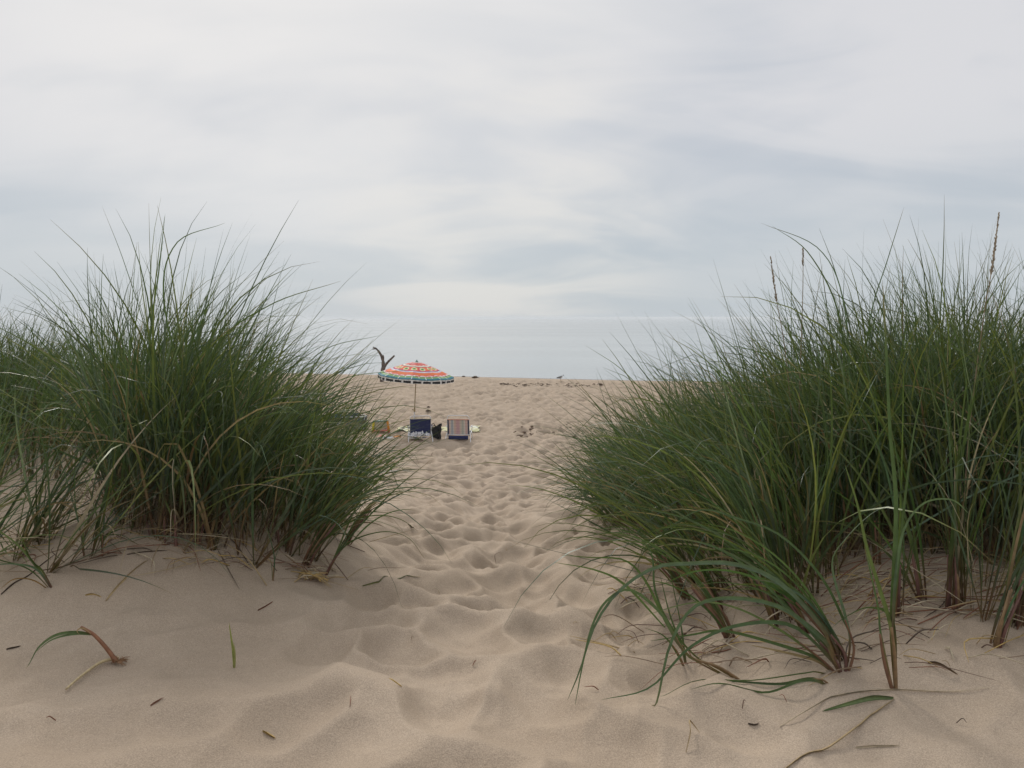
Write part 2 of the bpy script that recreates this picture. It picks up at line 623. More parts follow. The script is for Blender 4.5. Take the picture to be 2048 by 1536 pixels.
def build_foam():
    xs = np.arange(-45, 45, 0.25)
    ys = shore_y(xs)
    ys = np.convolve(np.pad(ys, 4, mode='edge'), np.ones(9) / 9, 'valid')
    w = 0.10 + 0.35 * np.clip(fbm(xs * .35, xs * 0, 61) + .35, 0, 1)
    y0 = ys - 0.15 + .15 * fbm(xs * 1.3, xs * 0 + 4, 62)
    mb = MB()
    for j in range(len(xs) - 1):
        pass
    prof = [(0.0, -.01), (0.12, .035), (0.45, .045), (0.8, .03), (1.0, -.01)]
    V = []; F = []
    for x, ya, ww in zip(xs, y0, w):
        for t, hgt in prof:
            V.append((x, ya + t * ww, max(WATER_Z, float(WATER_Z)) + .012 + hgt))
    n = len(prof)
    for i in range(len(xs) - 1):
        for k in range(n - 1):
            F.append((i*n+k, (i+1)*n+k, (i+1)*n+k+1, i*n+k+1))
    mb.add(V, F)
    o = mb.build('foam', mat_simple('lake_foam', (0.56, 0.57, 0.57), 0.6, 0, .1, 3.0))
    tag(o, 'thin white line of foam along the shore', 'foam', kind='stuff')


build_foam()

# ------------------------------------------------------------------ grass
GREENS = np.array([[0.082, 0.122, 0.042], [0.058, 0.096, 0.046], [0.130, 0.160, 0.048], [0.080, 0.122, 0.078], [0.044, 0.074, 0.034], [0.15, 0.165, 0.045], [0.135, 0.170, 0.110]])
DRY = np.array([[0.34, 0.25, 0.13], [0.27, 0.18, 0.10], [0.40, 0.33, 0.22], [0.22, 0.13, 0.07]])
SHEATH = np.array([[0.17, 0.085, 0.045], [0.13, 0.060, 0.045], [0.20, 0.13, 0.06], [0.10, 0.085, 0.04]])


def ribbons(B, th0, phi, L, w0, curl, cpow, kink_s, kink_a, dphi, tw0, tw1, dry, nseg, rng, lift=0.012, sheath_len=0.16):
    n = len(B)
    s = np.linspace(0, 1, nseg + 1)[None, :]
    th = th0[:, None] + curl[:, None] * s ** cpow[:, None]
    kk = np.clip((s - kink_s[:, None]) / 0.07, 0, 1)
    th = np.minimum(th + kink_a[:, None] * kk * kk * (3 - 2 * kk), 2.75)
    ph = phi[:, None] + dphi[:, None] * s
    Tn = np.stack([np.sin(th) * np.cos(ph), np.sin(th) * np.sin(ph), np.cos(th)], -1)
    Tm = 0.5 * (Tn[:, 1:] + Tn[:, :-1])
    P = np.concatenate([np.zeros((n, 1, 3)), np.cumsum(Tm, 1)], 1) * (L / nseg)[:, None, None] + B[:, None, :]
    gz = H0(P[..., 0].ravel(), P[..., 1].ravel()).reshape(n, -1) + lift
    P[:, 1:, 2] = np.maximum(P[:, 1:, 2], gz[:, 1:] + 0.02 * rng.random((n, 1)))
    side0 = np.stack([-np.sin(ph), np.cos(ph), np.zeros_like(ph)], -1)
    bn = np.cross(Tn, side0)
    tw = tw0[:, None] + tw1[:, None] * s
    sv = np.cos(tw)[..., None] * side0 + np.sin(tw)[..., None] * bn
    prof = np.minimum(1.0, 0.45 + 2.2 * s) * np.clip(1 - s, 0, 1) ** 0.72
    prof = np.maximum(prof, 0.04)
    wd = w0[:, None] * prof
    Lf = P - sv * wd[..., None] * .5; Rt = P + sv * wd[..., None] * .5
    V = np.stack([Lf, Rt], 2).reshape(-1, 3)
    m = (nseg + 1) * 2
    q = np.arange(nseg)
    f = np.stack([q*2, q*2+1, q*2+3, q*2+2], 1)
    F = (np.arange(n)[:, None, None] * m + f[None]).reshape(-1, 4)
    # tint along the leaf
    g = GREENS[rng.integers(0, len(GREENS), n)] * (0.50 + 0.92 * rng.random((n, 1)) ** 1.5)
    dcol = DRY[rng.integers(0, len(DRY), n)] * (0.75 + 0.5 * rng.random((n, 1)))
    body = np.where(dry[:, None], dcol, g)
    sh = SHEATH[rng.integers(0, len(SHEATH), n)]
    tipc = np.where(rng.random((n, 1)) < 0.22, np.array([[0.24, 0.17, 0.07]]), body * 1.12)
    a = np.clip((s[0] - sheath_len * .55) / (sheath_len * .8), 0, 1)[None, :, None]
    bt = np.clip((s[0] - 0.80) / 0.2, 0, 1)[None, :, None]
    c = sh[:, None] * (1 - a) + body[:, None] * a
    c = c * (1 - bt) + tipc[:, None] * bt
    C = np.repeat(c[:, :, None, :], 2, 2).reshape(-1, 3)
    return V, F, C


def in_poly(x, y, poly):
    ins = np.zeros(len(x), bool)
    k = len(poly)
    for i in range(k):
        x0, y0 = poly[i]; x1, y1 = poly[(i + 1) % k]
        cond = ((y0 > y) != (y1 > y)) & (x < (x1 - x0) * (y - y0) / (y1 - y0 + 1e-12) + x0)
        ins ^= cond
    return ins


def scatter(poly, dens, rng, clump=0.55):
    P = np.array(poly)
    x0, y0 = P.min(0); x1, y1 = P.max(0)
    n = int((x1 - x0) * (y1 - y0) * dens)
    x = rng.uniform(x0, x1, n); y = rng.uniform(y0, y1, n)
    k = in_poly(x, y, poly)
    x, y = x[k], y[k]
    keep = rng.random(len(x)) < np.clip(0.62 + clump * 1.6 * fbm(x * 2.6, y * 2.6, 71, 2), 0.08, 1)
    return x[keep], y[keep]


def stand(name, label, poly, dens, hfun, leanfun, seed, leaves=(4, 7), width=0.0138, nseg=10, dryfrac=0.13, litter=0.0, spread=0.225, wind=(0, 0), thin=None):
    rng = np.random.default_rng(seed)
    x, y = scatter(poly, dens, rng)
    if thin is not None:
        kp = rng.random(len(x)) < thin(x, y)
        x, y = x[kp], y[kp]
    nt_ = len(x)
    z = H(x, y) - 0.02
    ln = leanfun(x, y)                                   # (n,2) lean vector in radians
    ln = ln + rng.normal(0, 0.12, (nt_, 2))
    hh = hfun(x, y) * (0.80 + 0.25 * rng.random(nt_))
    cnt = rng.integers(leaves[0], leaves[1] + 1, nt_)
    idx = np.repeat(np.arange(nt_), cnt)
    n = len(idx)
    rank = rng.random(n)
    dev = rng.normal(0, spread, (n, 2)) * (0.4 + rank[:, None])
    v = ln[idx] + dev
    th0 = np.hypot(v[:, 0], v[:, 1]); phi = np.arctan2(v[:, 1], v[:, 0])
    # wind pushes the droop one way
    cv = np.stack([np.cos(phi), np.sin(phi)], 1) * 0.5 + rng.normal(0, .75, (n, 2)) + ln[idx] * 1.1 + np.array(wind)
    phi2 = np.arctan2(cv[:, 1], cv[:, 0])
    dphi = (phi2 - phi + np.pi) % (2 * np.pi) - np.pi
    far_turn = np.abs(dphi) > 1.5
    phi = np.where(far_turn, phi + np.sign(dphi) * np.minimum(np.abs(dphi) - 1.0, 2.2), phi)
    th0 = np.where(far_turn, th0 * .55, th0)
    dphi = np.clip((phi2 - phi + np.pi) % (2 * np.pi) - np.pi, -1.1, 1.1)
    L = hh[idx] * (0.70 + 0.38 * rank)
    curl = np.abs(rng.normal(0.50, 0.36, n)) + (rng.random(n) < .24) * rng.uniform(.4, 1.3, n)
    cpow = rng.uniform(1.3, 2.8, n)
    kink = rng.random(n) < 0.075
    ks = rng.uniform(.35, .8, n); ka = np.where(kink, rng.uniform(.7, 1.9, n), 0)
    dry = rng.random(n) < dryfrac
    L = np.where(dry, L * rng.uniform(.35, 1.0, n), L)
    curl = np.where(dry, curl + rng.uniform(0, .8, n), curl)
    B = np.stack([x[idx], y[idx], z[idx]], 1) + rng.normal(0, 0.007, (n, 3)) * [1, 1, 0]
    w0 = width * (0.6 + 0.7 * rng.random(n))
    Vs, Fs, Cs = [], [], []
    V, F, C = ribbons(B, th0, phi, L, w0, curl, cpow, ks, ka, dphi, rng.uniform(-1.2, 1.2, n), rng.normal(0, 1.0, n), dry, nseg, rng)
    Vs.append(V); Fs.append(F); Cs.append(C); base = len(V)
    if litter:
        m = int(nt_ * litter)
        k = rng.integers(0, nt_, m)
        B = np.stack([x[k], y[k], z[k] + .02], 1) + rng.normal(0, .10, (m, 3)) * [1, 1, 0]
        B[:, 2] = H(B[:, 0], B[:, 1]) + rng.uniform(0, .05, m)
        V, F, C = ribbons(B, rng.uniform(.9, 1.6, m), rng.uniform(-3.14, 3.14, m), rng.uniform(.15, .55, m), rng.uniform(.003, .007, m),
                          rng.uniform(-.2, .7, m), np.full(m, 1.5), np.full(m, .5), np.where(rng.random(m) < .3, .8, 0), rng.normal(0, .5, m),
                          rng.uniform(-1.5, 1.5, m), rng.normal(0, 1, m), np.ones(m, bool), 6, rng, sheath_len=.02)
        Vs.append(V); Fs.append(F + base); Cs.append(C)
    o = mesh_np(name, np.vstack(Vs), np.vstack(Fs), LEAF, colors=np.vstack(Cs))
    tag(o, label, 'grass', kind='stuff')
    return o


def px_of(x, y):
    return 1024 + FOC * x / np.maximum(y, .3)


LEFT = [(-.95,3.72),(-1.17,3.52),(-1.5,3.40),(-1.87,3.55),(-2.15,4.0),(-2.5,4.7),(-2.6,6.3),(-1.9,7.1),(-1.5,6.6),(-1.22,5.4),(-1.05,4.4)]


def left_h(x, y):
    p = px_of(x, y)
    return np.interp(p, [150, 230, 330, 430, 560, 680, 760], [1.22, 1.50, 1.56, 1.36, 1.10, 0.92, 0.76])


def left_lean(x, y):
    p = px_of(x, y)
    lx = np.interp(p, [150, 300, 450, 600, 740], [0.05, 0.09, 0.22, 0.40, 0.58])
    return np.stack([lx, -0.06 + 0 * x], 1)


stand('dune_grass', 'tall dark green beach grass stand on the left dune, leaning right over the sandy path', LEFT, 300, left_h, left_lean, 301, litter=2.3, thin=lambda x, y: np.interp(px_of(x, y), [480, 640], [1, .48]), wind=(.40, -.1))

LEFT_SIDE = [(-1.78,3.45),(-2.0,3.25),(-2.7,3.2),(-3.6,3.6),(-3.6,4.3),(-2.4,3.9)]
stand('dune_grass', 'sparse low grass leaning right at the left edge, brown sand showing behind it', LEFT_SIDE, 165,
      lambda x, y: 1.02 + 0 * x, lambda x, y: np.stack([0.42 + 0 * x, -.05 + 0 * x], 1), 302, litter=.7, dryfrac=.16, wind=(.6, 0))

LEFT_FAR = [(-2.75,5.2),(-3.1,4.75),(-5,4.9),(-8,8),(-6,9.5),(-3.3,8.0)]
stand('dune_grass', 'lighter green grass stand farther back on the rising dune at the far left', LEFT_FAR, 130,
      lambda x, y: 1.15 + 0 * x, lambda x, y: np.stack([0.10 + 0 * x, 0 * x], 1), 303, litter=.4, dryfrac=.14, wind=(.3, 0))

RIGHT = [(.82,6.2),(.86,5.2),(.92,4.2),(.96,3.4),(1.14,3.0),(1.42,3.3),(1.65,3.6),(1.85,3.35),(2.2,3.1),(3.2,3),(5,5),(4.5,7.2),(2.4,8),(1.1,7.6)]


def right_h(x, y):
    p = px_of(x, y)
    return np.interp(p, [1180, 1260, 1380, 1520, 1680, 1850, 2048], [0.86, 1.05, 1.30, 1.44, 1.48, 1.48, 1.46])


def right_lean(x, y):
    p = px_of(x, y)
    lx = np.interp(p, [1180, 1300, 1450, 1600, 1750, 2048], [-.52, -.42, -.29, -.17, -.06, 0.05])
    lx = lx - 0.30 * np.clip((4.4 - y) / 1.0, 0, 1) * np.clip((1750 - p) / 300, 0, 1)
    return np.stack([lx, -0.08 + 0 * x], 1)


stand('dune_grass', 'broad dense green beach grass stand covering the right dune, leaning left over the path', RIGHT, 245, right_h, right_lean, 304, litter=2.3, wind=(-.40, -.1), dryfrac=.14)
RIGHT_NEAR = [(1.72,3.05),(1.62,2.85),(1.66,2.65),(1.95,2.6),(2.8,2.75),(2.9,3.1),(2.1,3.2)]
stand('dune_grass', 'upright nearest grass shoots at the right edge, with red brown stem bases in sand', RIGHT_NEAR, 85,
      lambda x, y: 1.34 + 0 * x, lambda x, y: np.stack([0.00 + 0 * x, 0 * x], 1), 305, litter=1.2, wind=(-.1, 0), width=.0095, spread=.12)


# ------------------------------------------------------------------ the family's things on the beach
NAVY = mat_simple('navy_canvas', (0.016, 0.024, 0.095), 0.85, 0, .15, 60, 0.3, 500)
DENIM = mat_simple('dark_blue_grey_canvas', (0.030, 0.040, 0.062), 0.85, 0, .25, 25, 0.3, 400)
TINT = mat_simple('printed_cloth', (0, 0, 0), 0.8, 0, .07, 40, tint=True)
TINTS = mat_simple('painted_plastic', (0, 0, 0), 0.45, 0, .05, 40, tint=True)
BLACK_CLOTH = mat_simple('black_cloth', (0.012, 0.012, 0.014), 0.9, 0, .3, 30, 0.3, 300)


def rot_y_back(deg):
    return Matrix.Rotation(math.radians(deg), 3, 'X')


def round_path(pts, r=0.06, n=5):
    """polyline with rounded corners"""
    P = [Vector(p) for p in pts]
    out = [P[0]]
    for i in range(1, len(P) - 1):
        a = (P[i-1] - P[i]); b = (P[i+1] - P[i])
        ra = min(r, a.length * .45); rb = min(r, b.length * .45)
        p0 = P[i] + a.normalized() * ra; p1 = P[i] + b.normalized() * rb
        for k in range(n + 1):
            t = k / n
            out.append(p0 * (1-t)**2 + P[i] * 2*t*(1-t) + p1 * t*t)
    out.append(P[-1])
    return out


def striped(u):
    """cloth stripes across the chair, u 0..1"""
    tab = [(0.085, (0.045, 0.055, 0.085)), (0.115, (0.60, 0.33, 0.30)), (0.18, (0.62, 0.54, 0.46)), (0.27, (0.22, 0.30, 0.40)),
           (0.30, (0.66, 0.60, 0.52)), (0.38, (0.60, 0.36, 0.24)), (0.43, (0.55, 0.26, 0.27)), (0.55, (0.50, 0.19, 0.24)), (0.60, (0.64, 0.42, 0.36)),
           (0.68, (0.50, 0.46, 0.33)), (0.73, (0.26, 0.34, 0.30)), (0.77, (0.55, 0.50, 0.40)), (0.82, (0.66, 0.60, 0.54)),
           (0.87, (0.55, 0.14, 0.10)), (0.915, (0.60, 0.42, 0.38)), (1.01, (0.018, 0.022, 0.06))]
    for e, c in tab:
        if u <= e: return c if e < .09 or e > 1 else tuple(.55*q + .45*w_ for q, w_ in zip(c, (.56, .52, .48)))
    return tab[-1][1]


def beach_chair(name, label, px, py, rz, width=0.60, kind='striped', recline=12):
    g = ground_at(px, py)
    t = thing(name, label, 'chair', (g.x, g.y, g.z - 0.01), rz, 'low folding beach chairs')
    w = width / 2
    R = rot_y_back(recline)                 # back leans towards the camera (-Y) going up
    # the chair faces the lake (+Y); its back is towards the camera
    hinge = Vector((0, 0.02, 0.13))
    def bk(x, z): return hinge + R @ Vector((x, 0, z))
    top = 0.58
    MB().tube(round_path([bk(-w, -.02), bk(-w, top), bk(w, top), bk(w, -.02)], .09, 7), 0.0125, 8).build('back_frame', WHITE_METAL, t)
    sf = MB().tube(round_path([(-w-.03, -.06, .16), (-w-.03, .44, .21), (w+.03, .44, .21), (w+.03, -.06, .16)], .06, 5), 0.0115, 8)
    sf.tube([(-w-.03, -.02, .165), (w+.03, -.02, .165)], 0.009, 6)
    sf.build('seat_frame', WHITE_METAL, t)
    for sx in (-1, 1):
        MB().tube(round_path([(sx*(w+.03), -.03, .17), (sx*(w+.05), -.15, .0), (sx*(w+.05), -.17, -.03)], .03, 3), 0.0115, 7).build('leg', WHITE_METAL, t)
        MB().tube(round_path([(sx*(w+.03), .38, .20), (sx*(w+.05), .44, .02), (sx*(w+.05), .46, -.03)], .03, 3), 0.0115, 7).build('leg', WHITE_METAL, t)
        ar = MB().tube(round_path([bk(sx*(w+.025), .25), (sx*(w+.05), .12, .37), (sx*(w+.05), .36, .36), (sx*(w+.035), .40, .21)], .05, 4), 0.011, 7)
        a = ar.build('armrest', WHITE_METAL, t)
        MB().tube([(sx*(w+.05), .13, .376), (sx*(w+.05), .33, .368)], 0.019, 8).build('grip', WHITE_METAL if kind == 'striped' else NAVY, a)
    f = MB()
    ncol = 52 if kind == 'striped' else 10
    lo, hi = (0.02, top - .115) if kind == 'striped' else (0.04, top - .10)
    def sag(u, v):
        return hinge + R @ Vector(((u - .5) * (2 * w + .01), .018 * math.sin(math.pi*u) * (0.4+0.6*math.sin(math.pi * v)) - .012, lo + (hi - lo) * v))
    if kind == 'striped':
        for i in range(ncol):
            u0, u1 = i / ncol, (i + 1) / ncol
            c = striped((u0 + u1) / 2)
            for j in range(22):
                v0, v1 = j / 22, (j + 1) / 22
                k = 0.88 if j % 4 == 0 else 1.0
                cc = tuple(q * k for q in c)
                f.grid(lambda a, b: sag(u0 + (u1-u0)*a, v0 + (v1-v0)*b), 1, 1, col=cc)
        f.grid(lambda a, b: sag(a, b) + R @ Vector((0, .006, 0)), 12, 8, col=(.5, .42, .36))
        f.tube([sag(i/12, 1.0) for i in range(13)], .011, 6, col=(.55, .25, .18))
        f.build('backrest', TINT, t)
        s_ = MB()
        for i in range(26):
            u0, u1 = i / 26, (i + 1) / 26
            s_.grid(lambda a, b: Vector(((u0+(u1-u0)*a-.5)*2*w, .01 + .42*b, .155 + .05*b - .05*math.sin(math.pi*b)*math.sin(math.pi*(u0+(u1-u0)*a)))), 1, 8, col=striped((u0+u1)/2))
        s_.build('seat', TINT, t)
        ps = MB()                                # dark pouch under the back
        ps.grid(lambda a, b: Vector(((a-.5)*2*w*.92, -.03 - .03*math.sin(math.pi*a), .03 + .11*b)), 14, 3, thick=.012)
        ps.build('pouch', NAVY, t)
    else:
        f.grid(sag, 16, 14, thick=.006)
        f.tube([sag(i/12, 1.0) for i in range(13)], .013, 6)
        f.build('backrest', NAVY, t)
        MB().grid(lambda a, b: Vector(((a-.5)*2*w, .01+.42*b, .155+.05*b-.05*math.sin(math.pi*b)*math.sin(math.pi*a))), 12, 8, thick=.005).build('seat', NAVY, t)
    return t


beach_chair('beach_chair', 'low beach chair with pastel striped cloth back and white tube frame, right of the others', 917, 880, math.radians(-2), .60, 'striped', 9)
navy = beach_chair('beach_chair', 'low beach chair with plain navy cloth back and white frame, under the umbrella', 841, 879.5, math.radians(9), .57, 'navy', 14)


def towel():
    g = ground_at(838, 879)
    rnd = random.Random(5)
    mb = MB()
    n1, n2 = 46, 22
    def fn(u, v):
        x = (u - .5) * .60; a = v * math.pi
        rr = .055 + .018 * math.sin(u * 23 + 2*math.sin(a*2)) + .016 * math.sin(u * 41 + v * 9) + .012*math.sin(v*17 + u*6)
        rr *= .65 + .5 * math.sin(math.pi * min(max(u, .04), .96))
        return Vector((x, -.02 - math.cos(a) * rr * 1.3, .065 + math.sin(a) * rr * 1.5))
    for i in range(n1):
        for j in range(n2):
            c = (.70, .70, .71) if math.sin(i * 1.1 + math.sin(j * .9) * 2) * math.cos(j * .8 + i * .3) > -.35 else (.20, .21, .25)
            mb.grid(lambda a, b: fn((i + a) / n1, (j + b) / n2), 1, 1, col=c)
    mb.grid(lambda a, b: Vector(((a-.5)*.52, -.09+.16*b, .015 + .02*math.sin(a*14)*math.sin(b*5))), 20, 6, col=(.5, .5, .52))
    o = mb.build('towel', TINT, None, True, (g.x, g.y - .06, g.z + .045))
    o.rotation_euler.z = math.radians(6)
    tag(o, 'crumpled white and grey patterned towel bundled under the navy chair back', 'towel')


towel()


def tote():
    g = ground_at(872, 877)
    t = thing('tote_bag', 'slouched black tote bag with handles, beside the navy chair', 'bag', (g.x, g.y + .06, g.z - .01), math.radians(-12))
    def side(u, v):
        a = u * 2 * math.pi
        wx = .13 + .03 * v; wy = .075 - .02 * v
        z = .36 * v
        x = wx * math.copysign(abs(math.cos(a))**.6, math.cos(a)); y = wy * math.copysign(abs(math.sin(a))**.6, math.sin(a))
        if v > .6: z += (v - .6) * (.16 * max(0, x / .16) - .10 * max(0, -x / .16)) * 1.4
        x += .012 * math.sin(z * 30 + a * 2)
        return Vector((x, y + .012 * math.sin(x * 40 + z * 25), z))
    b = MB(); b.grid(side, 32, 14)
    b.grid(lambda u, v: Vector(((u-.5)*.25, (v-.5)*.14, .012)), 6, 4)
    b.grid(lambda u, v: Vector(((u-.5)*.24, (v-.5)*.09, .27 + .03*math.sin(u*9))), 8, 3)
    b.build('bag_body', BLACK_CLOTH, t)
    for y, hh in ((-.05, .10), (.05, .04)):
        MB().tube(catmull([(-.13, y, .30), (-.12, y, .30 + hh), (-.05, y, .33 + hh), (0.0, y, .28 + hh * .4), (.02, y, .30)], 16), .012, 6).build('handle', BLACK_CLOTH, t)
    MB().tube(catmull([(.09, -.04, .36), (.13, -.05, .41), (.16, -.02, .43), (.15, .03, .37)], 12), .014, 6).build('handle', BLACK_CLOTH, t)


tote()


def blanket():
    a = ground_at(790, 866); b = ground_at(958, 863.5)
    cx, cy = (a.x + b.x) / 2, (a.y + b.y) / 2 + .35
    wx, wy = (b.x - a.x), 1.1
    V = []; F = []; C = []
    nu, nv = 130, 64
    rng = np.random.default_rng(9)
    u = np.linspace(0, 1, nu); v = np.linspace(0, 1, nv)
    U, Vv = np.meshgrid(u, v, indexing='ij')
    X = cx + (U - .5) * wx + .05 * np.sin(Vv * 7); Y = cy + (Vv - .5) * wy + .06 * np.sin(U * 9) + .05 * (U - .5)
    Z = H0(X, Y) + .045 + .02 * np.sin(U * 31 + Vv * 4) + .018 * np.sin(Vv * 17 + U * 8) + .5*relief(X, Y)
    P = np.stack([X, Y, Z], -1).reshape(-1, 3)
    i = np.arange(nu - 1)[:, None]; j = np.arange(nv - 1)[None]
    Fq = np.stack([i*nv+j, (i+1)*nv+j, (i+1)*nv+j+1, i*nv+j+1], -1).reshape(-1, 4)
    lo = P.copy(); lo[:, 2] -= .012
    edge = []
    m = len(P)
    rim = [i*nv for i in range(nu)] + [(nu-1)*nv+j for j in range(1, nv)] + [i*nv+nv-1 for i in range(nu-2, -1, -1)] + [j for j in range(nv-2, 0, -1)]
    E = np.array([(q, p_, m+p_, m+q) for p_, q in zip(rim, rim[1:]+rim[:1])])
    dots = fbm(U * 26, Vv * 16, 91, 2).ravel()
    col = np.where((dots > .26)[:, None], [[.03, .03, .025]], [[.62, .60, .34]])
    big = fbm(U * 9, Vv * 5, 95, 2).ravel()
    col = np.where(((big > .22) & (dots <= .26))[:, None], [[.70, .70, .58]], col)
    o = mesh_np('beach_blanket', np.vstack([P, lo]), np.vstack([Fq, Fq[:, ::-1] + m, E]), TINT, colors=np.vstack([col, col]))
    tag(o, 'pale yellow blanket with dark print spread on the sand behind the chairs', 'blanket')


blanket()


def child_chair():
    g = ground_at(762, 866)
    t = thing('child_chair', 'small child chair with yellow and orange posts and red lower rail, behind grass', 'chair', (g.x, g.y, g.z - .01), math.radians(6))
    w = .235
    for sx, c, nm in ((-1, (.62, .52, .03), 'post'), (1, (.72, .27, .02), 'post')):
        p0 = Vector((sx*w*1.02, -.02, .06)); p1 = Vector((sx*w*.86, -.09, .385))
        MB().tube([p0, p0.lerp(p1, .08), p0.lerp(p1, .5), p0.lerp(p1, .95), p1], [.022, .036, .036, .034, .020], 10, col=c).build('post', TINTS, t)
        MB().tube([p0 + Vector((0, 0, -.035)), p0, p0 + Vector((0, 0, .03))], [.030, .034, .030], 8, col=(.60, .02, .03)).build('foot', TINTS, t)
        MB().tube(round_path([(sx*w, -.02, .10), (sx*w, .24, .13), (sx*w, .27, -.02)], .05, 4), .017, 8, col=(.60, .08, .06)).build('leg', TINTS, t)
    MB().tube([(-w*.95, -.092, .385), (w*.95, -.092, .385)], .019, 8, col=(.18, .30, .27)).build('top_rail', TINTS, t)
    MB().tube([(-w, -.03, .085), (w, -.03, .085)], .017, 8, col=(.66, .13, .10)).build('lower_rail', TINTS, t)
    MB().grid(lambda a, b: Vector(((a-.5)*2*w*.9, -.03 - .06*b + .015*math.sin(math.pi*a), .13 + .24*b)), 10, 8, thick=.004, col=(.50, .47, .40)).build('backrest', TINT, t)
    MB().grid(lambda a, b: Vector(((a-.5)*2*w*.9, .0+.24*b, .12 - .03*math.sin(math.pi*b))), 10, 6, thick=.004, col=(.52, .30, .26)).build('seat', TINT, t)


child_chair()


def small_towel():
    g = ground_at(776, 875)
    mb = MB()
    n = 30
    for i in range(n):
        u0, u1 = i/n, (i+1)/n
        c = (.62, .20, .17) if u0 < .42 else ((.60, .50, .42) if u0 < .52 else (.66, .30, .10))
        mb.grid(lambda a, b: Vector((((u0+(u1-u0)*a)-.5)*.75, (b-.5)*.34, .035 + .022*math.sin((u0+(u1-u0)*a)*19 + b*5) + .015*math.sin(b*12))), 1, 10, thick=.01, col=c)
    o = mb.build('beach_towel', TINT, None, True, (g.x, g.y, g.z))
    tag(o, 'rumpled pink and orange towel lying in front of the child chair', 'towel')
    for k, (px, py, rz, lab) in enumerate([(780, 876.5, .9, 'white sandal tilted on its side by the pink towel'), (769, 877, 1.45, 'white sandal lying flat by the pink towel')]):
        g = ground_at(px, py)
        t = thing('sandal', lab, 'sandal', (g.x, g.y, g.z + .012), rz, 'white sandals on the sand')
        def sole(u, v):
            x = (u - .5) * .24
            wd = .040 * (1 - .28 * math.cos(u * math.pi * 2) * .6) * (math.sin(math.pi * min(max(u, .06), .94)) ** .35)
            return Vector((x, (v - .5) * 2 * wd, .018))
        MB().grid(sole, 16, 4, thick=.02, col=(.75, .75, .74)).build('sole', TINTS, t)
        MB().tube(catmull([(-.0, -.04, .02), (.03, -.02, .055), (.05, 0, .06), (.03, .02, .055), (0, .04, .02)], 12), .008, 6, col=(.78, .78, .78)).build('strap', TINTS, t)
        if k == 0: t.rotation_euler.x = math.radians(38)


small_towel()


